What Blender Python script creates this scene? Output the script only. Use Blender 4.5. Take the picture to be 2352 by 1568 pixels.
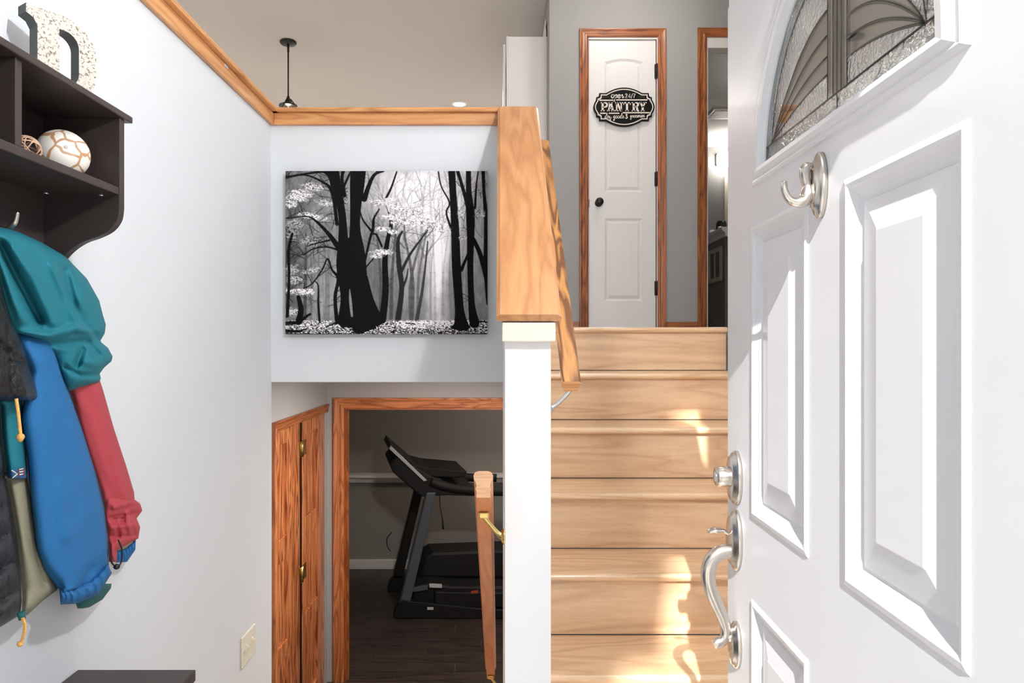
import bpy, bmesh, math, random
import numpy as np
from mathutils import Vector, Matrix

for o in list(bpy.data.objects):
    bpy.data.objects.remove(o, do_unlink=True)
SC = bpy.context.scene
COL = SC.collection
random.seed(7)
EYE = 1.32                                  # lens height above the foyer floor
F, CX, CY = 1600.0, 1148.0, 790.0           # focal length and vanishing point in pixels

# ---------------------------------------------------------------- camera
cam_d = bpy.data.cameras.new('camera')
cam_d.sensor_width = 36.0
cam_d.lens = 36.0 * F / 2352.0
cam_d.shift_x = (1176 - CX) / 2352.0
cam_d.shift_y = (CY - 784) / 2352.0
cam_d.clip_start = 0.02
cam = bpy.data.objects.new('camera', cam_d)
cam.location = (0, 0, EYE)
cam.rotation_euler = (math.pi / 2, 0, 0)
COL.objects.link(cam)
SC.camera = cam

# ---------------------------------------------------------------- light
world = bpy.data.worlds.new('sky')
SC.world = world
world.use_nodes = True
bg = world.node_tree.nodes['Background']
bg.inputs[0].default_value = (0.86, 0.93, 1.0, 1)
bg.inputs[1].default_value = 0.62

SUN = Vector((0.17, 1.0, -0.687)).normalized()
sd = bpy.data.lights.new('sun', 'SUN')
sd.energy = 8.0
sd.angle = math.radians(0.7)
sd.color = (1.0, 0.97, 0.93)
sun = bpy.data.objects.new('sun', sd)
sun.rotation_euler = SUN.to_track_quat('-Z', 'Y').to_euler()
sun.location = (-1, -8, 8)
COL.objects.link(sun)

SC.view_settings.view_transform = 'Standard'
SC.view_settings.look = 'None'
SC.view_settings.gamma = 1.0
SC.view_settings.use_curve_mapping = False
SC.view_settings.exposure = 0.62


# ---------------------------------------------------------------- helpers
def P(px, py, d):
    return Vector(((px - CX) * d / F, d, EYE + (CY - py) * d / F))


def PX(px, py, X):
    return P(px, py, X * F / (px - CX))


def tag(o, label=None, cat=None, group=None, kind=None):
    if label: o['label'] = label
    if cat: o['category'] = cat
    if group: o['group'] = group
    if kind: o['kind'] = kind
    return o


def thing(name, loc, label=None, cat=None, group=None, kind=None):
    o = bpy.data.objects.new(name, None)
    o.empty_display_size = 0.05
    o.location = loc
    COL.objects.link(o)
    return tag(o, label, cat, group, kind)


def world_loc(o):
    v = Vector(o.location)
    while o.parent:
        o = o.parent
        v = v + Vector(o.location)
    return v


class MB:
    """collects vertices and faces in world coordinates"""
    def __init__(s):
        s.v = []; s.f = []; s.smooth = []

    def add(s, vs, fs, smooth=False):
        b = len(s.v)
        s.v += [tuple(p) for p in vs]
        for f in fs:
            s.f.append([b + i for i in f]); s.smooth.append(smooth)
        return s

    def box(s, x0, x1, y0, y1, z0, z1):
        vs = [(x, y, z) for z in (z0, z1) for y in (y0, y1) for x in (x0, x1)]
        return s.add(vs, [(0, 2, 3, 1), (4, 5, 7, 6), (0, 1, 5, 4), (2, 6, 7, 3), (0, 4, 6, 2), (1, 3, 7, 5)])

    def prism(s, poly, frame, a0, a1, smooth=False):
        """poly: 2d points; frame(p, a) -> 3d point"""
        n = len(poly)
        vs = [frame(p, a0) for p in poly] + [frame(p, a1) for p in poly]
        s.add(vs, [tuple(range(n))[::-1], tuple(range(n, 2 * n))])
        s.add(vs, [(i, (i + 1) % n, n + (i + 1) % n, n + i) for i in range(n)], smooth)
        return s

    def tube(s, pts, r, seg=10, flat=1.0, up=None, cap=True):
        pts = [Vector(p) for p in pts]
        n = len(pts)
        rs = r if isinstance(r, (list, tuple)) else [r] * n
        vs = []
        ref = None
        for i, p in enumerate(pts):
            t = (pts[min(i + 1, n - 1)] - pts[max(i - 1, 0)]).normalized()
            if ref is None:
                ref = Vector(up) if up else (Vector((0, 0, 1)) if abs(t.z) < .9 else Vector((1, 0, 0)))
            a = (ref - t * ref.dot(t)).normalized()
            b = t.cross(a)
            ref = a
            for k in range(seg):
                an = 2 * math.pi * k / seg
                vs.append(p + a * (rs[i] * math.cos(an)) + b * (rs[i] * flat * math.sin(an)))
        fs = [(i * seg + k, i * seg + (k + 1) % seg, (i + 1) * seg + (k + 1) % seg, (i + 1) * seg + k)
              for i in range(n - 1) for k in range(seg)]
        s.add(vs, fs, True)
        if cap:
            s.add(vs, [tuple(range(seg))[::-1], tuple(range((n - 1) * seg, n * seg))])
        return s

    def lathe(s, prof, centre, axis, seg=24, sx=1.0, up=None, sy=1.0):
        """prof: (radius, height) pairs; sx, sy stretch the two cross axes"""
        c = Vector(centre); t = Vector(axis).normalized()
        u = Vector(up) if up else (Vector((0, 0, 1)) if abs(t.z) < .9 else Vector((1, 0, 0)))
        a = (u - t * u.dot(t)).normalized(); b = t.cross(a)
        vs = []
        for (r, h) in prof:
            for k in range(seg):
                an = 2 * math.pi * k / seg
                vs.append(c + t * h + a * (r * sx * math.cos(an)) + b * (r * sy * math.sin(an)))
        n = len(prof)
        fs = [(i * seg + k, i * seg + (k + 1) % seg, (i + 1) * seg + (k + 1) % seg, (i + 1) * seg + k)
              for i in range(n - 1) for k in range(seg)]
        s.add(vs, fs, True)
        s.add(vs, [tuple(range(seg))[::-1], tuple(range((n - 1) * seg, n * seg))])
        return s

    def build(s, name, mat, parent=None, bevel=0, seg=2, **kw):
        me = bpy.data.meshes.new(name)
        me.from_pydata(s.v, [], s.f)
        me.polygons.foreach_set('use_smooth', s.smooth)
        bm = bmesh.new(); bm.from_mesh(me)
        bmesh.ops.remove_doubles(bm, verts=bm.verts, dist=1e-6)
        bmesh.ops.recalc_face_normals(bm, faces=bm.faces)
        bm.to_mesh(me); bm.free()
        me.materials.append(mat)
        return link(name, me, parent, bevel, seg, **kw)


def link(name, me, parent=None, bevel=0, seg=2, label=None, cat=None, group=None, kind=None):
    o = bpy.data.objects.new(name, me)
    COL.objects.link(o)
    if parent:
        o.parent = parent
        o.location = -world_loc(parent)
    if bevel:
        m = o.modifiers.new('bevel', 'BEVEL')
        m.width = bevel; m.segments = seg; m.limit_method = 'ANGLE'; m.angle_limit = math.radians(40)
    return tag(o, label, cat, group, kind)


def smooth_path(pts, n=8):
    pts = [Vector(p) for p in pts]
    out = []
    for i in range(len(pts) - 1):
        p0 = pts[max(i - 1, 0)]; p1 = pts[i]; p2 = pts[i + 1]; p3 = pts[min(i + 2, len(pts) - 1)]
        for k in range(n):
            t = k / n
            out.append(0.5 * ((2 * p1) + (p2 - p0) * t + (2 * p0 - 5 * p1 + 4 * p2 - p3) * t * t + (3 * p1 - p0 - 3 * p2 + p3) * t ** 3))
    out.append(pts[-1])
    return out


def interp(v, n):
    """resample a list of values to n samples"""
    return [float(x) for x in np.interp(np.linspace(0, 1, n), np.linspace(0, 1, len(v)), v)]


# ---------------------------------------------------------------- materials
def mat_new(name):
    m = bpy.data.materials.new(name)
    m.use_nodes = True
    nt = m.node_tree
    return m, nt, nt.nodes['Principled BSDF']


def rgb(r, g, b):
    """sRGB 0-255 -> linear"""
    def f(c):
        c /= 255.0
        return c / 12.92 if c <= 0.04045 else ((c + 0.055) / 1.055) ** 2.4
    return (f(r), f(g), f(b), 1)


def plain(name, col, rough=0.5, metal=0.0, bump=0.0, bscale=200.0, var=0.0, vscale=6.0, coat=0.0):
    m, nt, b = mat_new(name)
    b.inputs['Base Color'].default_value = col
    b.inputs['Roughness'].default_value = rough
    b.inputs['Metallic'].default_value = metal
    if coat:
        b.inputs['Coat Weight'].default_value = coat
        b.inputs['Coat Roughness'].default_value = 0.15
    tc = nt.nodes.new('ShaderNodeTexCoord')
    if var:
        n = nt.nodes.new('ShaderNodeTexNoise'); n.inputs['Scale'].default_value = vscale; n.inputs['Detail'].default_value = 5
        nt.links.new(tc.outputs['Object'], n.inputs['Vector'])
        r = nt.nodes.new('ShaderNodeValToRGB')
        r.color_ramp.elements[0].position = .3; r.color_ramp.elements[1].position = .7
        r.color_ramp.elements[0].color = tuple(c * (1 - var) for c in col[:3]) + (1,)
        r.color_ramp.elements[1].color = tuple(min(1, c * (1 + var)) for c in col[:3]) + (1,)
        nt.links.new(n.outputs['Fac'], r.inputs['Fac'])
        nt.links.new(r.outputs['Color'], b.inputs['Base Color'])
    if bump:
        n2 = nt.nodes.new('ShaderNodeTexNoise'); n2.inputs['Scale'].default_value = bscale; n2.inputs['Detail'].default_value = 4
        nt.links.new(tc.outputs['Object'], n2.inputs['Vector'])
        bp = nt.nodes.new('ShaderNodeBump'); bp.inputs['Strength'].default_value = bump; bp.inputs['Distance'].default_value = 0.002
        nt.links.new(n2.outputs['Fac'], bp.inputs['Height'])
        nt.links.new(bp.outputs['Normal'], b.inputs['Normal'])
    return m


def wood(name, light, dark, axis='X', scale=1.0, rough=0.38, contrast=1.0, rot=0.0, coat=0.15, fine=0.35, ring=0.7):
    """procedural timber, grain along the given axis (rot tilts Y grain into a slope)"""
    m, nt, b = mat_new(name)
    N = nt.nodes.new; L = nt.links.new
    tc = N('ShaderNodeTexCoord')
    oi = N('ShaderNodeObjectInfo')
    off = N('ShaderNodeVectorMath'); off.operation = 'SCALE'; off.inputs[0].default_value = (3.1, 5.7, 7.3)
    L(oi.outputs['Random'], off.inputs['Scale'])
    r0 = N('ShaderNodeMapping'); r0.inputs['Rotation'].default_value = (rot, 0, 0)
    L(tc.outputs['Object'], r0.inputs['Vector'])
    add = N('ShaderNodeVectorMath'); add.operation = 'ADD'
    L(r0.outputs['Vector'], add.inputs[0]); L(off.outputs['Vector'], add.inputs[1])
    mp = N('ShaderNodeMapping')
    sc = {'X': (0.1, 1, 1), 'Y': (1, 0.1, 1), 'Z': (1, 1, 0.1)}[axis]
    mp.inputs['Scale'].default_value = [s * scale for s in sc]
    L(add.outputs['Vector'], mp.inputs['Vector'])
    # broad figure: warped rings
    n1 = N('ShaderNodeTexNoise'); n1.inputs['Scale'].default_value = 5.0; n1.inputs['Detail'].default_value = 2; n1.inputs['Distortion'].default_value = .4
    L(mp.outputs['Vector'], n1.inputs['Vector'])
    mu = N('ShaderNodeMath'); mu.operation = 'MULTIPLY'; mu.inputs[1].default_value = 16.0
    L(n1.outputs['Fac'], mu.inputs[0])
    fr = N('ShaderNodeMath'); fr.operation = 'PINGPONG'; fr.inputs[1].default_value = 1.0
    L(mu.outputs[0], fr.inputs[0])
    pw = N('ShaderNodeMath'); pw.operation = 'POWER'; pw.inputs[1].default_value = 1.6
    L(fr.outputs[0], pw.inputs[0])
    # fine fibres
    n2 = N('ShaderNodeTexNoise'); n2.inputs['Scale'].default_value = 75.0; n2.inputs['Detail'].default_value = 5; n2.inputs['Roughness'].default_value = .7
    L(mp.outputs['Vector'], n2.inputs['Vector'])
    n3 = N('ShaderNodeTexNoise'); n3.inputs['Scale'].default_value = 2.0; n3.inputs['Detail'].default_value = 1
    L(mp.outputs['Vector'], n3.inputs['Vector'])
    a1 = N('ShaderNodeMath'); a1.operation = 'MULTIPLY_ADD'; a1.inputs[1].default_value = ring * contrast
    L(pw.outputs[0], a1.inputs[0])
    f1 = N('ShaderNodeMath'); f1.operation = 'MULTIPLY_ADD'; f1.inputs[1].default_value = fine * 2.0; f1.inputs[2].default_value = -fine
    L(n2.outputs['Fac'], f1.inputs[0]); L(f1.outputs[0], a1.inputs[2])
    a2 = N('ShaderNodeMath'); a2.operation = 'MULTIPLY_ADD'; a2.inputs[1].default_value = .5
    L(n3.outputs['Fac'], a2.inputs[0]); L(a1.outputs[0], a2.inputs[2])
    rp = N('ShaderNodeValToRGB')
    rp.color_ramp.elements[0].position = .1; rp.color_ramp.elements[0].color = light
    rp.color_ramp.elements[1].position = 1.05; rp.color_ramp.elements[1].color = dark
    L(a2.outputs[0], rp.inputs['Fac'])
    L(rp.outputs['Color'], b.inputs['Base Color'])
    b.inputs['Roughness'].default_value = rough
    b.inputs['Coat Weight'].default_value = coat
    b.inputs['Coat Roughness'].default_value = .2
    bp = N('ShaderNodeBump'); bp.inputs['Strength'].default_value = .12; bp.inputs['Distance'].default_value = .001
    L(n2.outputs['Fac'], bp.inputs['Height']); L(bp.outputs['Normal'], b.inputs['Normal'])
    return m


def glass(name, tint, gloss=0.12, rough=0.05, bump=0.0, bscale=150):
    """window pane: see-through with a glossy face"""
    m = bpy.data.materials.new(name); m.use_nodes = True
    nt = m.node_tree; nt.nodes.clear()
    N = nt.nodes.new; L = nt.links.new
    out = N('ShaderNodeOutputMaterial'); mx = N('ShaderNodeMixShader')
    tr = N('ShaderNodeBsdfTransparent'); gl = N('ShaderNodeBsdfGlossy')
    tr.inputs['Color'].default_value = tint
    gl.inputs['Roughness'].default_value = rough
    mx.inputs[0].default_value = gloss
    L(tr.outputs[0], mx.inputs[1]); L(gl.outputs[0], mx.inputs[2]); L(mx.outputs[0], out.inputs[0])
    if bump:
        tc = N('ShaderNodeTexCoord'); n = N('ShaderNodeTexNoise'); n.inputs['Scale'].default_value = bscale; n.inputs['Detail'].default_value = 3
        L(tc.outputs['Object'], n.inputs['Vector'])
        bp = N('ShaderNodeBump'); bp.inputs['Strength'].default_value = bump; bp.inputs['Distance'].default_value = .004
        L(n.outputs['Fac'], bp.inputs['Height']); L(bp.outputs['Normal'], gl.inputs['Normal'])
    return m


def emit(name, col, strength):
    m = bpy.data.materials.new(name); m.use_nodes = True
    nt = m.node_tree; nt.nodes.clear()
    out = nt.nodes.new('ShaderNodeOutputMaterial'); e = nt.nodes.new('ShaderNodeEmission')
    e.inputs[0].default_value = col; e.inputs[1].default_value = strength
    nt.links.new(e.outputs[0], out.inputs[0])
    return m


M = {}
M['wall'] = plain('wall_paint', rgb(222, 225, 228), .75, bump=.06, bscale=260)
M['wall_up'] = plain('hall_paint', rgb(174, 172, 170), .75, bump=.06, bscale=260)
M['wall_low'] = plain('basement_paint', rgb(150, 145, 140), .8, bump=.05)
M['bath'] = plain('bathroom_paint', rgb(136, 134, 133), .7)
M['ceil'] = plain('ceiling_paint', rgb(222, 219, 216), .9, bump=.1, bscale=180)
M['white'] = plain('white_paint', rgb(219, 220, 225), .35, bump=.02, bscale=90)
M['white_wood'] = plain('white_satin', rgb(246, 241, 238), .4)
M['newel_white'] = plain('newel_paint', rgb(244, 244, 245), .6, bump=.03)
M['ext'] = plain('exterior_siding', rgb(225, 225, 222), .7)
M['concrete'] = plain('porch_concrete', rgb(190, 186, 178), .85, bump=.2, bscale=60, var=.1)
M['black'] = plain('black_metal', rgb(16, 16, 17), .4)
M['nickel'] = plain('brushed_nickel', rgb(205, 198, 190), .24, metal=1.0)
M['brass'] = plain('polished_brass', rgb(214, 186, 120), .25, metal=1.0)
M['steel'] = plain('steel', rgb(220, 220, 222), .25, metal=1.0)
M['lead'] = plain('dark_came', rgb(62, 62, 60), .4, metal=.6)
M['espresso'] = plain('espresso_laminate', rgb(58, 49, 47), .42, bump=.08, bscale=300)
M['ivory'] = plain('ivory_plastic', rgb(238, 233, 214), .35)
oakL, oakD = rgb(229, 170, 112), rgb(176, 108, 56)
M['oak_x'] = wood('oak_trim_across', oakL, oakD, 'X', 2.2, contrast=.7)
M['oak_y'] = wood('oak_trim_along', oakL, oakD, 'Y', 2.2, contrast=.7)
SL = math.atan(0.82)
M['oak_slope'] = wood('oak_cap_slope', rgb(218, 160, 106), rgb(176, 114, 66), 'Y', 1.6, contrast=.7, rot=-SL, rough=.3, coat=.3)
M['rail_up'] = wood('oak_handrail_up', rgb(222, 158, 88), rgb(118, 68, 28), 'Y', 3.2, contrast=1.2, rot=-SL, rough=.3, coat=.3, ring=.9)
M['rail_dn'] = wood('oak_handrail_down', rgb(226, 150, 96), rgb(190, 112, 62), 'Y', 2.5, contrast=.6, rot=SL, rough=.35)
M['endgrain'] = wood('oak_end_grain', rgb(236, 190, 150), rgb(205, 142, 98), 'X', 9.0, contrast=.6)
M['pale_oak'] = wood('pale_oak_fascia', rgb(250, 234, 217), rgb(238, 214, 190), 'X', 2.0, contrast=.5)
M['tread'] = wood('stair_oak_tread', rgb(244, 210, 170), rgb(196, 148, 104), 'X', 1.7, contrast=.55, rough=.3, coat=.35)
M['riser'] = wood('stair_oak_riser', rgb(242, 208, 170), rgb(194, 146, 104), 'X', 1.5, contrast=.55, rough=.34, coat=.25)
ccL, ccD = rgb(188, 112, 60), rgb(120, 60, 26)
M['case_x'] = wood('stained_casing_across', ccL, ccD, 'X', 2.5)
M['case_z'] = wood('stained_casing_upright', ccL, ccD, 'Z', 2.5)
M['case_y'] = wood('stained_casing_along', ccL, ccD, 'Y', 2.5)
M['low_x'] = wood('basement_casing_across', rgb(216, 138, 86), rgb(150, 82, 44), 'X', 2.5)
M['low_z'] = wood('basement_casing_upright', rgb(216, 138, 86), rgb(150, 82, 44), 'Z', 2.5)
M['bifold'] = wood('red_oak_panel', rgb(226, 144, 88), rgb(138, 66, 30), 'Z', 2.0, rough=.3, coat=.4, ring=.9)
M['lam'] = wood('dark_laminate', rgb(74, 60, 54), rgb(36, 29, 27), 'X', 2.0, rough=.35, coat=.1)
M['carpet'] = plain('foyer_tile', rgb(232, 228, 222), .5, var=.06)
M['floor_up'] = wood('upper_floor_oak', rgb(200, 192, 184), rgb(164, 152, 142), 'X', 2.0)

# ---------------------------------------------------------------- levels
LAND = EYE + .0775                 # landing level
RISE = LAND / 7
LOW = -1.2                         # basement level
CEIL = LAND + 2.44
XL, XR = -.90, 1.04                # foyer side walls
YF0, YF1 = .32, .525               # front wall
YA = 2.74                          # picture wall
YP = 4.80                          # pantry wall
YB = 5.20                          # basement door wall
CAPZ = EYE + .922                  # top of the half wall caps


def holes_wall(mb, plane, t0, t1, a0, a1, z0, z1, holes):
    """wall of boxes around holes; plane 'y' (a = x) or 'x' (a = y); holes (a0,a1,z0,z1)"""
    As = sorted(set([a0, a1] + [h[i] for h in holes for i in (0, 1)]))
    Zs = sorted(set([z0, z1] + [h[i] for h in holes for i in (2, 3)]))
    for i in range(len(As) - 1):
        for j in range(len(Zs) - 1):
            am, zm = (As[i] + As[i + 1]) / 2, (Zs[j] + Zs[j + 1]) / 2
            if any(h[0] < am < h[1] and h[2] < zm < h[3] for h in holes):
                continue
            if plane == 'y':
                mb.box(As[i], As[i + 1], t0, t1, Zs[j], Zs[j + 1])
            else:
                mb.box(t0, t1, As[i], As[i + 1], Zs[j], Zs[j + 1])
    return mb


def struct(name, mb, mat, label=None, bevel=0, parent=None):
    return mb.build(name, mat, parent, bevel=bevel, kind='structure', label=label)


# ---------------------------------------------------------------- setting: shell
DOORX0, DOORX1 = -.475, .462
DOORTOP = EYE + .70
TR0, TR1 = EYE + 1.025, EYE + 1.52
struct('wall_front', holes_wall(MB(), 'y', YF0, YF1, -5.2, 4.2, LOW - .2, CEIL, [
    (DOORX0, DOORX1, 0.0, DOORTOP), (DOORX0, DOORX1, TR0, TR1), (-4.2, -1.6, LAND + .7, LAND + 2.1), (1.8, 3.4, LAND + .9, LAND + 2.1)]),
    M['wall'], 'light grey front wall around the entry doorway')
struct('wall_left', MB().box(XL - .12, XL, YF1, YA + .12, EYE - .149, CAPZ - .02).box(XL - .12, XL, YF1, YA + .006, LOW - .1, EYE - .149), M['wall'], 'light grey foyer wall behind the coat rack, topped by an oak ledge')
struct('wall_right', MB().box(XR, XR + .12, YF1, 3.16, LOW - .1, CEIL), M['wall'], 'grey wall beside the stairs behind the open door')
struct('wall_picture', MB().box(XL, .0128, YA, YA + .12, EYE - .149, CAPZ - .02), M['wall'], 'light grey half wall with the forest canvas')
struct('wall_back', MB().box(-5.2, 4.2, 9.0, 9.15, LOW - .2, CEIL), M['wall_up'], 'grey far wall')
struct('wall_far_left', MB().box(-5.2, -5.08, YF1, 9.0, LOW - .2, CEIL), M['wall_up'], 'grey living room side wall')
struct('wall_far_right', MB().box(4.08, 4.2, YF1, 9.0, LOW - .2, CEIL), M['wall_up'], 'grey bedroom side wall')
struct('ceiling', MB().box(-5.2, 4.2, YF0, 9.15, CEIL, CEIL + .1), M['ceil'], 'pale beige ceiling of the upper floor')
# upper floor slabs (living room / kitchen / hall)
fl = MB()
fl.box(-5.08, XL - .12, YF1, YA + .12, EYE - .149, LAND)
fl.box(-5.08, .0128, YA + .12, 9.0, EYE - .149, LAND)
fl.box(.1245, XR + .12, 3.27, 9.0, EYE - .149, LAND)
fl.box(.0128, .1245, YA + .12, 9.0, EYE - .149, LAND)
fl.box(XR + .12, 4.08, 3.16, 9.0, EYE - .149, LAND)
fl.box(XR + .12, 4.08, YF1, 3.16, EYE - .149, LAND)
struct('floor_upper', fl, M['floor_up'], 'oak floor of the upper landing')
struct('floor_foyer', MB().box(XL, XR, YF0, 1.70, -.12, 0), M['carpet'], 'pale tile floor of the foyer')
struct('floor_porch', MB().box(-6, 6, -9, YF0, -.25, -.10), M['concrete'], 'concrete porch outside the entry door')

# sloping half wall between the two stair flights
poly = [(1.70, LOW - .1), (1.70, EYE + .052), (2.725, CAPZ - .02), (YA + .12, CAPZ - .02), (YA + .12, LOW - .1)]
struct('wall_stair', MB().prism(poly, lambda p, a: (a, p[0], p[1]), .0128, .1245), M['newel_white'], 'white sloping half wall between the stairs')

# pantry wall with the two doorways
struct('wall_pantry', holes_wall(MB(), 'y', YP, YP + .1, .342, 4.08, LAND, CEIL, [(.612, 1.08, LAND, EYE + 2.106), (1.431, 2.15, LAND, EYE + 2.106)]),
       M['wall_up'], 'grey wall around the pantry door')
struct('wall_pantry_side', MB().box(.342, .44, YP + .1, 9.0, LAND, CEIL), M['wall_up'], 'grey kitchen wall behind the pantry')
struct('wall_pantry_back', MB().box(.44, 1.3, 5.6, 5.68, LAND, CEIL), M['wall_up'])
struct('wall_bath_left', MB().box(1.22, 1.32, YP + .1, 9.0, LAND, CEIL), M['bath'], 'dark grey room wall seen through the second doorway')
struct('wall_bath_right', MB().box(3.3, 3.4, YP + .1, 9.0, LAND, CEIL), M['bath'])
struct('wall_bath_back', MB().box(1.32, 3.3, 8.6, 8.7, LAND, CEIL), M['bath'], 'dark grey far wall of the room behind the doorway')
struct('trim_crown', MB().prism([(0, 0), (0, -.085), (-.015, -.085), (-.03, -.06), (-.06, -.02), (-.075, -.015), (-.075, 0)],
       lambda p, a: (a, 8.6 + p[0], CEIL + p[1]), 1.32, 3.3), M['white_wood'], 'white crown moulding in the far room')

# basement
bw = holes_wall(MB(), 'y', YB, YB + .1, -1.29, .22, LOW - .1, EYE - .149, [(-1.1635, .12, LOW - .1, EYE - .48)])
struct('wall_basement_door', bw, M['wall_up'], 'grey wall around the basement doorway under the landing')
struct('wall_basement_left', holes_wall(MB(), 'x', -1.40, -1.29, YA - .04, YB + .1, LOW - .1, EYE - .149, [(4.00, 5.17, LOW - .1, EYE - .505)]),
       M['wall_up'], 'grey basement hall wall with the folding closet door')
struct('wall_basement_end', MB().box(XL - .5, XL - .12, YA - .04, YA + .006, LOW - .1, EYE - .149), M['wall_up'])
struct('wall_basement_right', MB().box(.1245, .22, 3.0, YB, LOW - .1, EYE - .149), M['wall_up'])
struct('wall_basement_back', MB().box(-2.6, 2.2, 7.83, 7.95, LOW - .1, EYE - .149), M['wall_low'], 'dim taupe basement wall behind the treadmill')
struct('wall_basement_far_left', MB().box(-2.6, -2.5, 5.3, 7.83, LOW - .1, EYE - .149), M['wall_low'])
struct('wall_basement_far_right', MB().box(2.1, 2.2, 5.3, 7.83, LOW - .1, EYE - .149), M['wall_low'])
struct('wall_basement_near', MB().box(-2.5, -1.40, YB, YB + .1, LOW - .1, EYE - .149).box(.22, 2.1, YB, YB + .1, LOW - .1, EYE - .149), M['wall_low'])
struct('wall_closet_back', MB().box(-2.05, -2.0, 3.9, 5.25, LOW - .1, EYE - .149), M['wall_low'])
struct('floor_basement_slab', MB().box(-2.6, 2.2, 2.9, 7.95, LOW - .2, LOW - .012), M['concrete'])
lz = EYE - 1.475
struct('trim_ledge', MB().box(-2.5, 2.1, 7.70, 7.83, lz - .005, lz + .03).box(-2.5, 2.1, 7.79, 7.83, lz - .075, lz - .005), M['white_wood'], 'pale ledge running across the basement wall', bevel=.004)
struct('baseboard_basement', MB().box(-2.5, 2.1, 7.80, 7.83, LOW, LOW + .105), M['white_wood'], 'white baseboard along the basement wall', bevel=.004)

# basement floor planks
fb = thing('floor', (0, 6.4, LOW), 'dark brown plank floor in the treadmill room', None, None, 'structure')
row = 0
y = YB - .9
while y < 7.82:
    x = -2.5 + (row * .43) % 1.1 - 1.1
    while x < 2.0:
        a, b_ = max(x, -2.5), min(x + 1.22, 2.1)
        if b_ - a > .1 and not (y < YB + .1 and (a > .1 or b_ < -1.3)):
            if y < YB + .1:
                a, b_ = max(a, -1.29), min(b_, .1)
            if b_ - a > .05:
                MB().box(a + .0012, b_ - .0012, y + .0012, min(y + .152, 7.825) - .0012, LOW - .012, LOW).build('plank', M['lam'], fb)
        x += 1.22
    y += .152
    row += 1
struct('floor_basement_hall', MB().box(-1.29, .1245, 2.95, YB - .9, LOW - .012, LOW), M['lam'], 'dark basement hall floor at the foot of the stairs')

# ---------------------------------------------------------------- stairs
def tread_profile(yf, yb, z):
    r = .0125
    pts = [(yb, z), (yf + r, z)]
    for k in range(1, 8):
        an = math.pi / 2 + math.pi * k / 8
        pts.append((yf + r + r * math.cos(an), z - r + r * math.sin(an)))
    pts += [(yf + r, z - 2 * r), (yb, z - 2 * r)]
    return pts


st = thing('staircase', (.58, 1.7, 0), 'pale oak stairs climbing from the foyer to the pantry landing', 'staircase')
X0s, X1s = .1245, XR
for k in range(7):
    z = LAND - RISE * k
    yf = 3.18 - .25 * k
    yb = yf + .275 if k else yf + .09
    MB().prism(tread_profile(yf, yb, z), lambda p, a: (a, p[0], p[1]), X0s, X1s).build('tread', M['tread'], st)
    MB().box(X0s, X1s, yf + .025, yf + .043, z - RISE + .0035, z - .025).build('riser', M['riser'], st)
    if k == 0:
        pass
dn = thing('staircase', (-.44, 1.7, LOW), 'oak stairs going down from the foyer to the basement hall', 'staircase')
for k in range(6):
    z = -.2 * k
    yf = 1.70 + .25 * k
    if k:
        MB().prism([(a, b) for a, b in ((yf - .25, z), (yf + .01, z), (yf + .02, z - .012), (yf + .01, z - .025), (yf - .25, z - .025))],
                   lambda p, a: (a, p[0], p[1]), XL, .0128).build('tread', M['tread'], dn)
    MB().box(XL, .0128, yf - .02, yf - .002, z - .2, z - (.025 if k else 0)).build('riser', M['riser'], dn)

# ---------------------------------------------------------------- oak caps and aprons
def cap_profile(w0, w1, t=.02):
    return [(w0 + .003, -t), (w0, -t + .004), (w0, -.007), (w0 + .006, -.003), (w0 + .009, 0), (w1 - .009, 0), (w1 - .006, -.003), (w1, -.007), (w1, -t + .004), (w1 - .003, -t)]


def sl(y, off=0.0):                       # top surface of the sloping cap
    return EYE + .0708 + .82 * (y - 1.665) + off


t = thing('trim_1', (.07, 1.70, EYE), 'wide sloping oak cap with moulded edge on the white stair wall', None, None, 'structure')
mb = MB()
prof = cap_profile(-.0083, .1478, .02)
nrm = Vector((0, -math.sin(SL), math.cos(SL)))
ys0, ys1 = 1.665, 2.703
a = [Vector((p[0], ys0, sl(ys0))) + nrm * p[1] + Vector((0, 0, 0)) for p in prof]
# upper end is cut plumb against the level cap
b2 = []
for p in prof:
    q = Vector((p[0], ys0, sl(ys0))) + nrm * p[1]
    d = Vector((0, math.cos(SL), math.sin(SL)))
    b2.append(q + d * ((ys1 - q.y) / d.y))
n = len(prof)
mb.add(a + b2, [tuple(range(n))[::-1], tuple(range(n, 2 * n))] + [(i, (i + 1) % n, n + (i + 1) % n, n + i) for i in range(n)])
mb.build('cap_board', M['oak_slope'], t)
# fascia at the foot and aprons down both sides
MB().box(.0055, .1345, 1.678, 1.700, EYE + .006, EYE + .052).build('fascia', M['pale_oak'], t, bevel=.003)
for x0, x1 in ((.0055, .0128), (.1245, .1335)):
    pr = [(1.700, sl(1.700) - .075), (1.700, sl(1.700) - .026), (2.735, sl(2.71) - .026), (2.735, sl(2.71) - .075)]
    MB().prism(pr, lambda p, a: (a, p[0], p[1]), x0, x1).build('apron', M['oak_slope'], t)

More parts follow.
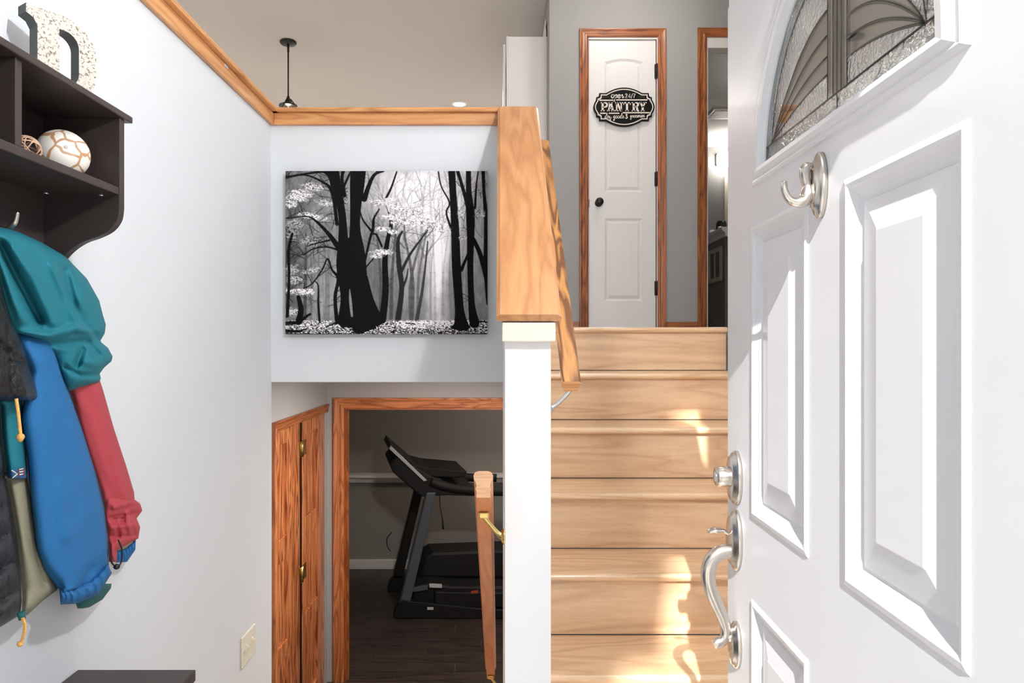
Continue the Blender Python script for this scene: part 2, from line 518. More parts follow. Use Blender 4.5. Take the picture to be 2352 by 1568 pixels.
t = thing('trim_2', (-.45, YA, CAPZ), 'level oak ledge and apron above the forest canvas', None, None, 'structure')
MB().prism([(2.703, -.012), (2.706, -.004), (2.712, 0), (YA + .155, 0), (YA + .16, -.018), (2.706, -.018)], lambda p, a: (a, p[0], CAPZ + p[1]),
           XL - .0, .1478).build('ledge', M['oak_x'], t)
MB().box(XL + .016, .0055, 2.722, YA, EYE + .858, CAPZ - .018).build('apron', M['oak_x'], t, bevel=.003)
t = thing('trim_3', (XL, 1.6, CAPZ), 'oak ledge and apron running along the top of the left foyer wall', None, None, 'structure')
MB().prism([(.037, -.012), (.034, -.004), (.028, 0), (-.15, 0), (-.155, -.018), (.034, -.018)], lambda p, a: (XL + p[0], a, CAPZ + p[1]),
           YF1, YA + .16).build('ledge', M['oak_y'], t)
MB().box(XL, XL + .016, YF1, YA, EYE + .858, CAPZ - .018).build('apron', M['oak_y'], t, bevel=.003)
pc = PX(520, 145, XL + .0175)
MB().box(XL + .016, XL + .018, pc.y - .012, pc.y + .012, CAPZ - .03, CAPZ - .022).build('tape_scrap', M['white'], t, label='tiny white paint chip')

# ---------------------------------------------------------------- handrails
RP_DN = [(-.0115, 0), (.0115, 0), (.019, -.003), (.0225, -.010), (.0215, -.018), (.0165, -.028), (.0155, -.036), (.0175, -.039), (.0175, -.043), (.0155, -.046), (.0160, -.061)]
RP_DN = RP_DN + [(-x, z) for x, z in RP_DN[::-1] if x > .012]


def rail(name, prof, xc, y0, z0, y1, slope, mat, endmat, parent):
    mb = MB()
    n = len(prof)
    A = [(xc + x, y0, z0 + z) for x, z in prof]
    B = [(xc + x, y1, z0 + z + slope * (y1 - y0)) for x, z in prof]
    mb.add(A + B, [tuple(range(n, 2 * n))])
    mb.add(A + B, [(i, (i + 1) % n, n + (i + 1) % n, n + i) for i in range(n)], False)
    o = mb.build(name, mat, parent)
    MB().add(A, [tuple(range(n))]).build('rail_end', endmat, parent)
    return o


hr = thing('handrail', (-.038, 1.6, EYE - .36), 'orange oak handrail sloping down beside the basement doorway', 'handrail', 'stair handrails')
zt = EYE - .2915
rail('rail', RP_DN, -.038, 1.60, zt, 2.90, -.80, M['rail_dn'], M['endgrain'], hr)


def bracket(parent, xc, y, zrail, xwall, mat):
    s = 1 if xwall > xc else -1
    zb = zrail
    MB().lathe([(.0005, 0), (.019, 0), (.019, .004), (.014, .008), (.006, .010)], (xwall - s * .0, y, zb - .058), (-s, 0, 0), 20).build('bracket_rosette', mat, parent)
    pts = smooth_path([(xwall - s * .006, y, zb - .058), (xwall - s * .018, y, zb - .05), (xc + s * .012, y, zb - .026), (xc, y, zb - .010)], 6)
    MB().tube(pts, interp([.010, .006, .0055, .007], len(pts)), 10).build('bracket_arm', mat, parent)
    MB().box(xc - .012, xc + .012, y - .013, y + .013, zb - .013, zb + .002).build('bracket_saddle', mat, parent, bevel=.003)


zr = zt - .061
bracket(hr, -.038, 1.665, zr - .8 * .065 + .003, .0128, M['brass'])
bracket(hr, -.038, 2.86, zr - .8 * 1.26 + .003, .0128, M['brass'])

hu = thing('handrail', (.18, 1.75, EYE - .15), 'strong-grained oak handrail climbing right of the sloping cap', 'handrail', 'stair handrails')
RP_UP = [(-.024, -.004), (-.019, 0), (.019, 0), (.024, -.004), (.0245, -.012), (.017, -.034), (-.017, -.034), (-.0245, -.012)]
mb = MB()
A = [Vector((.1805 + x, 1.752, EYE - .094)) + nrm * z for x, z in RP_UP]
d = Vector((0, math.cos(SL), math.sin(SL)))
B = [p + d * 1.49 for p in A]
n = len(A)
mb.add(A + B, [tuple(range(n, 2 * n))] + [(i, (i + 1) % n, n + (i + 1) % n, n + i) for i in range(n)])
mb.build('rail', M['rail_up'], hu)
MB().add(A, [tuple(range(n))]).build('rail_end', M['oak_x'], hu)
for yy in (1.785, 2.55):
    zb = EYE - .094 + .82 * (yy - 1.752) - .040
    bracket(hu, .1805, yy, zb, .1245, M['steel'])

# ---------------------------------------------------------------- entry door (door_1)
C0, CS = .439, .0225                       # outer face: x = C0 + CS*y
YH, DW = .526, .914
DN = Vector((-1, CS, 0)).normalized()      # face normal, towards the left wall
DU = Vector((CS, 1, 0)).normalized()


def D(u, z, h=0.0):
    """door point: u from the hinge, z above the foyer floor, h proud of the face"""
    y = YH + u
    return Vector((C0 + CS * y, y, z)) + DN * h


door = thing('door_1', D(0, .012), 'white panelled entry door standing open with a leaded fan-shaped glass', None, None, 'structure')
us = [0, .1455, .4035, .5165, .7685, .914]
ZB, ZT = .012, EYE + .692
p_top, p_bot, q_top, q_bot = EYE + .219, EYE - .321, EYE - .473, .24
FU, FZ, FR, FRo = .452, EYE + .318, .258, .262     # fan light centre, base, radius


def dbox(mb, u0, u1, z0, z1, h0=-.045, h1=0.0):
    vs = [D(u, z, h) for h in (h0, h1) for z in (z0, z1) for u in (u0, u1)]
    return mb.add(vs, [(0, 2, 3, 1), (4, 5, 7, 6), (0, 1, 5, 4), (2, 6, 7, 3), (0, 4, 6, 2), (1, 3, 7, 5)])


mb = MB()
dbox(mb, us[0], us[1], ZB, FZ)
dbox(mb, us[4], us[5], ZB, FZ)
dbox(mb, us[2], us[3], ZB, p_top)
for z0, z1 in ((ZB, q_bot), (q_top, p_bot), (p_top, FZ)):
    dbox(mb, us[1], us[2], z0, z1); dbox(mb, us[3], us[4], z0, z1)
dbox(mb, us[2], us[3], p_top, FZ)
# top part with the half-round hole
K = 40
arc = [(FU + FRo * math.cos(math.pi * k / K), FZ + FRo * math.sin(math.pi * k / K)) for k in range(K + 1)]
out = []
for k in range(K + 1):
    an = math.pi * k / K
    c, s_ = math.cos(an), math.sin(an)
    rr = 9
    if c > 1e-6: rr = min(rr, (DW - FU) / c)
    if c < -1e-6: rr = min(rr, FU / -c)
    if s_ > 1e-6: rr = min(rr, (ZT - FZ) / s_)
    out.append((FU + rr * c, FZ + rr * s_))
vs = [D(a[0], a[1], h) for h in (0, -.045) for a in arc] + [D(a[0], a[1], h) for h in (0, -.045) for a in out]
n = K + 1
fs = []
for k in range(K):
    fs += [(k, k + 1, 2 * n + k + 1, 2 * n + k), (n + k, 3 * n + k, 3 * n + k + 1, n + k + 1), (k, n + k, n + k + 1, k + 1), (2 * n + k, 2 * n + k + 1, 3 * n + k + 1, 3 * n + k)]
mb.add(vs, fs)
# corner fillers
for cu in (0, DW):
    sgn = 1 if cu else -1
    k = 0 if cu else K
    an = math.atan2(ZT - FZ, (DW - FU) if cu else FU)
    kk = [i for i in range(K + 1)]
    # triangle between last side point, corner and first top point
    if cu:
        i0 = max(i for i in kk if math.pi * i / K <= an); tri = [out[i0], (cu, ZT), out[i0 + 1]]
    else:
        i0 = min(i for i in kk if math.pi * i / K >= math.pi - an); tri = [out[i0], (cu, ZT), out[i0 - 1]]
    mb.add([D(p[0], p[1], h) for h in (0, -.045) for p in tri], [(0, 1, 2), (3, 5, 4), (0, 3, 4, 1), (1, 4, 5, 2)])
mb.build('door_slab', M['white'], door)

PROF = [(0, 0), (.003, .0025), (.009, .0035), (.014, .0025), (.017, -.001), (.024, -.007), (.031, -.0105), (.034, -.0105), (.036, -.0085), (.078, -.002), (.080, -.0005), (.081, -.0005)]


def panel(u0, u1, z0, z1):
    mb = MB()
    vs = []
    for off, h in PROF:
        vs += [D(u0 + off, z0 + off, h), D(u1 - off, z0 + off, h), D(u1 - off, z1 - off, h), D(u0 + off, z1 - off, h)]
    n = len(PROF)
    fs = [(4 * i + k, 4 * i + (k + 1) % 4, 4 * i + 4 + (k + 1) % 4, 4 * i + 4 + k) for i in range(n - 1) for k in range(4)]
    fs.append(tuple(4 * (n - 1) + k for k in range(4)))
    # back plate gives the panel thickness
    vs += [D(u0, z0, -.03), D(u1, z0, -.03), D(u1, z1, -.03), D(u0, z1, -.03)]
    b = 4 * n
    fs.append((b + 3, b + 2, b + 1, b))
    fs += [(k, b + k, b + (k + 1) % 4, (k + 1) % 4) for k in range(4)]
    mb.add(vs, fs)
    mb.build('raised_panel', M['white'], door)


panel(us[1], us[2], p_bot, p_top); panel(us[3], us[4], p_bot, p_top)
panel(us[1], us[2], q_bot, q_top); panel(us[3], us[4], q_bot, q_top)

# fan light frame: moulded half-round ring
FP = [(.050, 0), (.047, .004), (.040, .006), (.033, .005), (.029, .008), (.018, .010), (.006, .009), (.000, .004), (-.004, -.001), (-.004, -.02)]


def fan_path(off):
    """closed path around the fan light at distance off outside the glass edge"""
    pts = []
    r = FR + off
    for k in range(K + 1):
        an = math.pi * k / K
        pts.append((FU + r * math.cos(an), FZ + r * math.sin(an)))
    pts[0] = (FU + r, FZ - off * .6 if off > 0 else FZ - off)
    pts[-1] = (FU - r, FZ - off * .6 if off > 0 else FZ - off)
    return pts


mb = MB()
rings = [[D(p[0], p[1], h) for p in fan_path(off)] for off, h in FP]
n = K + 1
vs = [p for r_ in rings for p in r_]
fs = [(i * n + k, i * n + (k + 1) % n, (i + 1) * n + (k + 1) % n, (i + 1) * n + k) for i in range(len(FP) - 1) for k in range(n)]
mb.add(vs, fs)
mb.build('fan_light_frame', M['white'], door)

# leaded panes
M['pane'] = glass('clear_lead_pane', (.55, .53, .50, 1), .38, .04)
M['pane_tex'] = glass('pebbled_lead_pane', (.45, .46, .45, 1), .5, .14, bump=1.0, bscale=170)
M['pane_bor'] = glass('frosty_border_pane', (.36, .40, .40, 1), .36, .12, bump=.9, bscale=90)
IN = .030
ri = FR - IN
cu0, cu1 = .405, .463                      # centre strip
lead = MB()


def dline(pts, r=.0027):
    lead.tube([D(p[0], p[1], -.006) for p in pts], r, 6)


def pane(poly, mat, name='pane'):
    vs = [D(p[0], p[1], h) for h in (-.004, -.008) for p in poly]
    n = len(poly)
    MB().add(vs, [tuple(range(n)), tuple(range(n, 2 * n))[::-1]] + [(i, (i + 1) % n, n + (i + 1) % n, n + i) for i in range(n)]).build(name, mat, door)


zb = FZ + IN * .95


def fan_curve(side, top):
    """sweeping came from the lower corner of one side to the centre strip at height top"""
    ue = FU - ri * .985 if side < 0 else FU + ri * .985
    uc = cu0 if side < 0 else cu1
    pts = []
    for k in range(15):
        t_ = k / 14
        u = ue + (uc - ue) * t_
        z = zb + (top - zb) * math.sin(t_ * math.pi / 2) ** .9
        lim = FZ + math.sqrt(max(ri ** 2 - (u - FU) ** 2, 0))
        pts.append((u, min(z, max(lim, zb))))
    return pts


tops = [0, .036, .062, .092, .128]
for side in (-1, 1):
    prev = [(p[0], zb) for p in fan_curve(side, zb + .01)]
    for i in range(1, len(tops)):
        cur = fan_curve(side, zb + tops[i])
        pane(prev + cur[::-1], M['pane_tex'] if i == 1 else M['pane'], 'pane')
        dline(cur)
        prev = cur
    # cap pane up to the inner arc
    uc = cu0 if side < 0 else cu1
    a_c = math.acos((uc - FU) / ri)
    a_e = math.pi - .17 if side < 0 else .17
    arcp = [(FU + ri * math.cos(a_e + (a_c - a_e) * k / 14), FZ + ri * math.sin(a_e + (a_c - a_e) * k / 14)) for k in range(15)]
    pane(prev + arcp[::-1], M['pane_tex'])
    # border band
    for j in range(3):
        x0 = (0.0 if side > 0 else math.pi)
        A0 = x0 + (math.pi / 2 - x0) * j / 3; A1 = x0 + (math.pi / 2 - x0) * (j + 1) / 3
        outer = [(FU + FR * math.cos(A0 + (A1 - A0) * k / 8), FZ + FR * math.sin(A0 + (A1 - A0) * k / 8)) for k in range(9)]
        inner = [(FU + ri * math.cos(A0 + (A1 - A0) * k / 8), max(FZ + ri * math.sin(A0 + (A1 - A0) * k / 8), zb if j == 0 else 0)) for k in range(9)]
        if j == 0:
            outer[0] = (FU + FR * math.cos(A0), FZ + .001)
        pane(outer + inner[::-1], M['pane_bor'], 'border_pane')
    ue = FU + side * FR
    pane([(ue, FZ), (ue, zb), ((cu0 + cu1) / 2, zb), ((cu0 + cu1) / 2, FZ)], M['pane_bor'], 'border_pane')
zc = FZ + math.sqrt(ri ** 2 - (.5 * (cu0 + cu1) - FU) ** 2)
for uu0, uu1 in ((cu0, (cu0 + cu1) / 2), ((cu0 + cu1) / 2, cu1)):
    pane([(uu0, zb), (uu1, zb), (uu1, zc), (uu0, zc)], M['pane'], 'centre_pane')
for uu in (cu0, cu0 + .017, (cu0 + cu1) / 2, cu1 - .017, cu1):
    dline([(uu, zb), (uu, zc)])
dline([((cu0 + cu1) / 2, FZ), ((cu0 + cu1) / 2, zb)])
dline([(FU - FR, zb), (FU + FR, zb)])
dline([(FU + ri * math.cos(math.pi * k / K), max(zb, FZ + ri * math.sin(math.pi * k / K))) for k in range(K + 1)])
lead.build('lead_came', M['lead'], door)
sp = fan_path(-.003)
MB().tube([D(p[0], p[1], -.012) for p in sp], .004, 6).build('glass_spacer', M['steel'], door)

# lock hardware on the far stile
UH = 1.377 - YH


def rosette(name, zc_, rz, ru, parent, h=.017):
    pr = [(1.0, 0), (1.0, .35), (.93, .55), (.86, .58), (.80, .9), (.55, 1.0), (.02, 1.05)]
    mb = MB()
    mb.lathe([(p[0], p[1] * h) for p in pr], D(UH, zc_, 0), DN, 32, sx=rz, sy=ru, up=(0, 0, 1))
    return mb.build(name, M['nickel'], parent)


r1 = rosette('deadbolt', EYE - .264, .054, .033, door)
MB().lathe([(.0195, .012), (.0205, .016), (.0195, .040), (.0175, .043), (.0005, .0435)], D(UH, EYE - .262, 0), DN, 28).build('lock_cylinder', M['nickel'], r1)
MB().lathe([(.010, .0434), (.010, .0452), (.0005, .0455)], D(UH, EYE - .262, 0), DN, 20).build('key_face', M['steel'], r1)
r2 = rosette('handle_set', EYE - .387, .060, .033, door)
gp = [(1692, 1268), (1672, 1266), (1652, 1270), (1636, 1284), (1628, 1305), (1627, 1330), (1634, 1358), (1646, 1386), (1658, 1412), (1666, 1438), (1667, 1458), (1659, 1471), (1647, 1477), (1640, 1480)]
dg = 1.377
pts = smooth_path([P(x, y_, dg) for x, y_ in gp], 6)
MB().tube(pts, interp([.0125, .0125, .0125, .0122, .012, .0115, .011, .0105, .0098, .009, .0088, .009, .009, .0075], len(pts)), 14, flat=1.2, up=(0, 1, 0)).build('grip', M['nickel'], r2)
lp = smooth_path([P(1690, 1224, dg), P(1676, 1226, dg), P(1660, 1218, dg), P(1642, 1217, dg), P(1626, 1221, dg)], 5)
MB().tube(lp, interp([.006, .0055, .008, .012, .007], len(lp)), 12, flat=.5, up=(0, 1, 0)).build('thumb_latch', M['nickel'], r2)
r3 = rosette('lower_rosette', EYE - .594, .046, .028, door, .015)
MB().tube([D(UH, EYE - .583, .004), P(1664, 1458, dg)], [.010, .008], 12).build('standoff', M['nickel'], r3)
for zz in (.25, 1.05, 1.85):
    MB().tube([D(-.004, zz - .05, -.04), D(-.004, zz + .05, -.04)], .006, 8).build('hinge', M['nickel'], door)

# hook for a wreath on the door
UW = .998 - YH
hk = thing('wreath_hook', D(UW, EYE + .18), 'brushed nickel coat hook stuck to the white door below the fan glass', 'hook')
ctr = D(UW, EYE + .2275, 0)
MB().lathe([(1, 0), (1, .006), (.92, .009), (.75, .010), (.70, .014), (.5, .016), (.02, .016)], ctr, DN, 32, sx=.0475, sy=.021, up=(0, 0, 1)).build('base_plate', M['nickel'], hk)
hp = smooth_path([D(UW, EYE + .254, .016), D(UW, EYE + .252, .023), D(UW, EYE + .240, .024), D(UW, EYE + .222, .021), D(UW, EYE + .207, .024), D(UW, EYE + .203, .034),
                  D(UW, EYE + .207, .046), D(UW, EYE + .220, .053), D(UW, EYE + .233, .054)], 6)
MB().tube(hp, interp([.006, .0078, .0075, .0062, .0095, .0085, .0065, .0055, .005, .004], len(hp)), 14, up=(0, 1, 0)).build('hook_arm', M['nickel'], hk)

# door frame
struct('trim_4', MB().box(DOORX0 - .09, DOORX0, YF0 - .02, YF0, 0, DOORTOP + .1).box(DOORX1, DOORX1 + .09, YF0 - .02, YF0, 0, DOORTOP + .1)
       .box(DOORX0, DOORX1, YF0 - .02, YF0, DOORTOP, DOORTOP + .1), M['white'], 'white outer casing of the entry doorway')
# transom and living room windows
M['window_glass'] = glass('window_glass', (.95, .97, .97, 1), .06, .0)


def window(name, x0, x1, z0, z1, nx, nz, label, bar=.03):
    w = thing(name, ((x0 + x1) / 2, YF0 + .1, z0), label, None, None, 'structure')
    f = .045
    MB().box(x0, x1, YF0 + .08, YF0 + .14, z0, z0 + f).box(x0, x1, YF0 + .08, YF0 + .14, z1 - f, z1) \
        .box(x0, x0 + f, YF0 + .08, YF0 + .14, z0 + f, z1 - f).box(x1 - f, x1, YF0 + .08, YF0 + .14, z0 + f, z1 - f).build('window_frame', M['white'], w)
    for i in range(1, nx):
        xm = x0 + (x1 - x0) * i / nx
        MB().box(xm - bar / 2, xm + bar / 2, YF0 + .09, YF0 + .13, z0 + f, z1 - f).build('muntin', M['white'], w)
    for i in range(1, nz):
        zm = z0 + (z1 - z0) * i / nz
        MB().box(x0 + f, x1 - f, YF0 + .092, YF0 + .128, zm - bar / 2, zm + bar / 2).build('muntin', M['white'], w)
    MB().box(x0 + f, x1 - f, YF0 + .108, YF0 + .112, z0 + f, z1 - f).build('pane', M['window_glass'], w)


window('window_1', DOORX0, DOORX1, TR0, TR1, 3, 1, 'transom window above the entry doorway')
window('window_2', -4.2, -1.6, LAND + .7, LAND + 2.1, 3, 1, 'living room front window')
window('window_3', 1.8, 3.4, LAND + .9, LAND + 2.1, 2, 1, 'bedroom front window')

# unseen tree added as a sun blocker; trunk and crown shade the stairs
tr = thing('sun_blocker_tree', (-1.2, -6.0, -.1), 'unseen tree added in front of the house to keep sun off the stairs', 'tree')
M['bark'] = plain('bark', rgb(96, 82, 70), .9, bump=.8, bscale=30, var=.25)
MB().tube(smooth_path([(-1.27, -6, -.1), (-1.23, -6, 2), (-1.215, -6, 4), (-1.215, -6, 6), (-1.39, -6.05, 7.6)], 6), interp([.30, .245, .215, .21, .15], 25), 18).build('trunk', M['bark'], tr)
for zz, ang, ln in ((5.6, 3.4, 1.4), (6.3, 2.6, 1.5), (6.6, 4.3, 1.3)):
    MB().tube(smooth_path([(-1.16, -6, zz), (-1.16 + .5 * ln * math.cos(ang), -6 + .5 * ln * math.sin(ang), zz + .5), (-1.16 + ln * math.cos(ang), -6 + ln * math.sin(ang), zz + 1.2)], 5),
              interp([.06, .04, .01], 11), 8).build('branch', M['bark'], tr)
M['leaf'] = plain('dark_foliage', rgb(70, 92, 52), .8, bump=.8, bscale=20, var=.3)
rgt = random.Random(11)
bm = bmesh.new()
bmesh.ops.create_icosphere(bm, subdivisions=4, radius=1.0)
for v in bm.verts:
    k_ = 1 + .05 * math.sin(7 * v.co.x + 3) * math.sin(6 * v.co.z + 1) + .04 * math.sin(13 * v.co.y + 9 * v.co.z)
    b_ = max(abs(c) for c in v.co) ** .75
    v.co = Vector((-2.0, -6.1, 7.75)) + Vector((v.co.x * 1.12, v.co.y * 1.2, v.co.z * 1.3)) * (k_ / b_)
me = bpy.data.meshes.new('crown'); bm.to_mesh(me); bm.free(); me.materials.append(M['leaf'])
link('crown', me, tr)

# ---------------------------------------------------------------- casings
def casing(name, plane, pos, a0, a1, ztop, zbot, w, label, mats, out=-1, t=.018, only=('l', 'r', 't')):
    """moulded casing around an opening a0..a1 below ztop; plane 'y' at y=pos or 'x' at x=pos"""
    c = thing(name, ((a0 if plane == 'y' else pos), (pos if plane == 'y' else a0), zbot), label, None, None, 'structure')
    pr = [(0, 0), (0, t * .55), (w * .12, t * .75), (w * .3, t * .8), (w * .38, t * .62), (w * .62, t * .7), (w * .86, t), (w * .97, t), (w, t * .8), (w, 0)]
    n = len(pr)

    def W(a, z, h):
        return (a, pos + out * h, z) if plane == 'y' else (pos + out * h, a, z)
    segs = {'l': ((a0, zbot), (a0, ztop), (-1, 0), (-1, 1)), 'r': ((a1, zbot), (a1, ztop), (1, 0), (1, 1)), 't': ((a0, ztop), (a1, ztop), (-1, 1), (1, 1))}
    for k in only:
        p, q, d0, d1 = segs[k]
        vs = [W(p[0] + d0[0] * o, p[1] + d0[1] * o, h) for o, h in pr] + [W(q[0] + d1[0] * o, q[1] + d1[1] * o, h) for o, h in pr]
        MB().add(vs, [tuple(range(n)), tuple(range(n, 2 * n))[::-1]] + [(i, (i + 1) % n, n + (i + 1) % n, n + i) for i in range(n)]) \
            .build('casing_board', mats[0] if k == 't' else mats[1], c)
    return c


c = casing('trim_5', 'y', YP, .606, 1.086, EYE + 2.112, LAND, .058, 'orange-brown wood casing around the pantry door', (M['case_x'], M['case_z']))
MB().box(.606, .612, YP - .002, YP + .1, LAND, EYE + 2.112).build('jamb', M['case_z'], c)
MB().box(1.08, 1.086, YP - .002, YP + .1, LAND, EYE + 2.112).build('jamb', M['white_wood'], c)
MB().box(.612, 1.08, YP - .002, YP + .1, EYE + 2.1, EYE + 2.112).build('jamb', M['white_wood'], c)
c = casing('trim_6', 'y', YP, 1.424, 2.157, EYE + 2.112, LAND, .062, 'orange-brown wood casing of the doorway beside the pantry', (M['case_x'], M['case_z']))
MB().box(1.424, 1.434, YP - .002, YP + .1, LAND, EYE + 2.112).build('jamb', M['white_wood'], c)
MB().box(1.434, 2.15, YP - .002, YP + .1, EYE + 2.04, EYE + 2.112).build('jamb', M['white_wood'], c)
struct('baseboard_hall', MB().box(1.146, 1.36, YP - .014, YP, LAND, LAND + .075).box(.342, .546, YP - .014, YP, LAND, LAND + .075), M['case_x'], 'brown baseboard beside the pantry door', bevel=.003)

# ---------------------------------------------------------------- pantry door (door_2)
pd = thing('door_2', (.846, YP, LAND), 'narrow white panelled pantry door with a black knob', None, None, 'structure')
PX0, PX1, PZ0, PZ1 = .615, 1.077, LAND + .01, EYE + 2.098
YD = YP + .012                                   # door face
pl, pr_ = (1389 - CX) * YD / F, (1476 - CX) * YD / F


def pz(py):
    return EYE + (CY - py) * YD / F


def arch(off, z0, z1, rise):
    """closed outline of a panel (arched top), shrunk by off"""
    a, b = pl + off, pr_ - off
    pts = [(a, z0 + off), (b, z0 + off)]
    for k in range(13):
        t_ = k / 12
        pts.append((b + (a - b) * t_, z1 - off + rise * math.sin(math.pi * t_)))
    return pts


panels = [(pz(441), pz(142), .022), (pz(691), pz(501), 0.0)]
mb = MB()
# slab = outer rect filled around the two panels
mb.box(PX0, pl, YD, YD + .035, PZ0, PZ1).box(pr_, PX1, YD, YD + .035, PZ0, PZ1)
mb.box(pl, pr_, YD, YD + .035, PZ0, panels[1][0]).box(pl, pr_, YD, YD + .035, panels[1][1], panels[0][0])
o1 = arch(0, panels[0][0], panels[0][1], panels[0][2])[2:]
vs = [(p[0], YD, p[1]) for p in o1] + [(p[0], YD, PZ1) for p in o1]
mb.add(vs, [(i, i + 1, 14 + i, 13 + i) for i in range(12)])
mb.box(pl, pr_, YD + .015, YD + .035, panels[0][1], PZ1)
mb.build('door_slab', M['white_wood'], pd)
PP = [(0, 0), (.006, .004), (.013, .009), (.017, .010), (.020, .009), (.034, .004), (.036, .0035)]
for z0, z1, rise in panels:
    vs = []
    for off, h in PP:
        vs += [(p[0], YD + h, p[1]) for p in arch(off, z0, z1, rise)]
    n = 15
    fs = [(i * n + k, i * n + (k + 1) % n, (i + 1) * n + (k + 1) % n, (i + 1) * n + k) for i in range(len(PP) - 1) for k in range(n)]
    fs.append(tuple((len(PP) - 1) * n + k for k in range(n)))
    mb = MB().add(vs, fs)
    o = mb.build('door_panel', M['white_wood'], pd)
    a, b = pl + .036, pr_ - .036
    edges = [a + (b - a) * i / 4 for i in range(5)]
    for i in range(4):                            # beaded boards with grooves between
        zt_ = z1 - .036 + (rise * .9 if rise else 0)
        MB().box(edges[i] + (.0012 if i else 0), edges[i + 1] - (.0012 if i < 3 else 0), YD + .0012, YD + .006, z0 + .036, zt_).build('board', M['white_wood'], o)
for py in (165, 412, 662):
    z = pz(py)
    h_ = MB().box(1.068, 1.082, YP - .002, YD + .002, z - .048, z + .048).tube([(1.0795, YP - .006, z - .05), (1.0795, YP - .006, z + .05)], .0055, 8)
    h_.build('hinge', M['black'], pd)
kx = (1375 - CX) * YD / F
MB().lathe([(.026, 0), (.026, .004), (.011, .008), (.010, .028), (.020, .036), (.027, .046), (.027, .054), (.020, .061), (.001, .063)], (kx, YD, pz(466)), (0, -1, 0), 28).build('knob', M['black'], pd)
MB().box(PX0 - .002, PX0 + .003, YD - .002, YD + .01, pz(476), pz(458)).build('latch_plate', M['black'], pd)

# ---------------------------------------------------------------- pantry sign
M['sign_black'] = plain('sign_black', rgb(12, 12, 13), .5)
M['sign_white'] = plain('sign_lettering', rgb(238, 226, 214), .6)
for k_ in ('sign_black', 'sign_white'):
    M[k_].node_tree.nodes['Principled BSDF'].inputs['Specular IOR Level'].default_value = .15
M['sign_green'] = plain('sign_leaf_print', rgb(52, 50, 22), .6)
SY = YD - .022
SK = (141.0 / 1708.0) * SY / F                      # metres per drawing unit
SCX, SCZ = (1433.5 - CX) * SY / F, EYE + (CY - 245.5) * SY / F


def S2(x, y_, dy=0.0):
    return (SCX + (x - 1128) * SK, SY + dy, SCZ - (y_ - 790) * SK)


def plaque(off):
    q = []
    A, Bz = 850 - off, 540 - off
    for k in range(13):                           # top arch right half
        t_ = k / 12
        q.append((500 * t_ - off * .25 * t_, -(Bz - (155) * t_ ** 2)))
    q += [(690 - off, -(385 - off)), (690 - off, -(330 - off))]
    for k in range(1, 6):
        an = math.pi / 2 * k / 5
        q.append((690 - off + 85 * (1 - math.cos(an)), -(330 - off) + 60 * math.sin(an)))
    q.append((775 - off, -(200 - off * .4)))
    for k in range(1, 9):
        t_ = k / 8
        q.append((775 - off + 75 * math.sin(math.pi / 2 * t_), -(200 - off * .4) * (1 - t_)))
    q2 = q + [(x, -y_) for x, y_ in q[::-1][1:]]
    q3 = q2 + [(-x, y_) for x, y_ in q2[::-1][1:-1]]
    return [(1128 + x, 790 + y_) for x, y_ in q3]


sg = thing('pantry_sign', S2(1128, 1330, .012), 'black plaque sign with cream lettering hanging on the pantry door', 'sign')
MB().prism([S2(*p) for p in plaque(0)], lambda p, a: (p[0], a, p[2]), SY, SY + .016).build('plaque', M['sign_black'], sg)
o_, i_ = plaque(38), plaque(66)
n = len(o_)
MB().add([S2(*p, -.0012) for p in o_] + [S2(*p, -.0012) for p in i_] + [S2(*p, .002) for p in o_] + [S2(*p, .002) for p in i_],
         [f for k in range(n) for f in ((k, (k + 1) % n, n + (k + 1) % n, n + k), (k, 2 * n + k, 2 * n + (k + 1) % n, (k + 1) % n), (n + k, n + (k + 1) % n, 3 * n + (k + 1) % n, 3 * n + k))]).build('border_line', M['sign_white'], sg)


def ribbon(mb, pts, w, smooth=0, dy=-.0012):
    """flat stroke of given width along drawing points"""
    pts = [Vector((p[0], p[1], 0)) for p in pts]
    if smooth:
        pts = smooth_path(pts, smooth)
    ws = w if isinstance(w, (list, tuple)) else [w]
    ws = interp(ws, len(pts)) if len(ws) > 1 else [ws[0]] * len(pts)
    L_, R_ = [], []
    for i, p in enumerate(pts):
        t_ = pts[min(i + 1, len(pts) - 1)] - pts[max(i - 1, 0)]
        t_ = t_.normalized() if t_.length > 1e-6 else Vector((1, 0, 0))
        nn = Vector((-t_.y, t_.x, 0)) * ws[i] / 2
        L_.append(p + nn); R_.append(p - nn)
    n = len(pts)
    mb.add([S2(p.x, p.y, dy) for p in L_] + [S2(p.x, p.y, dy) for p in R_], [(i, i + 1, n + i + 1, n + i) for i in range(n - 1)])


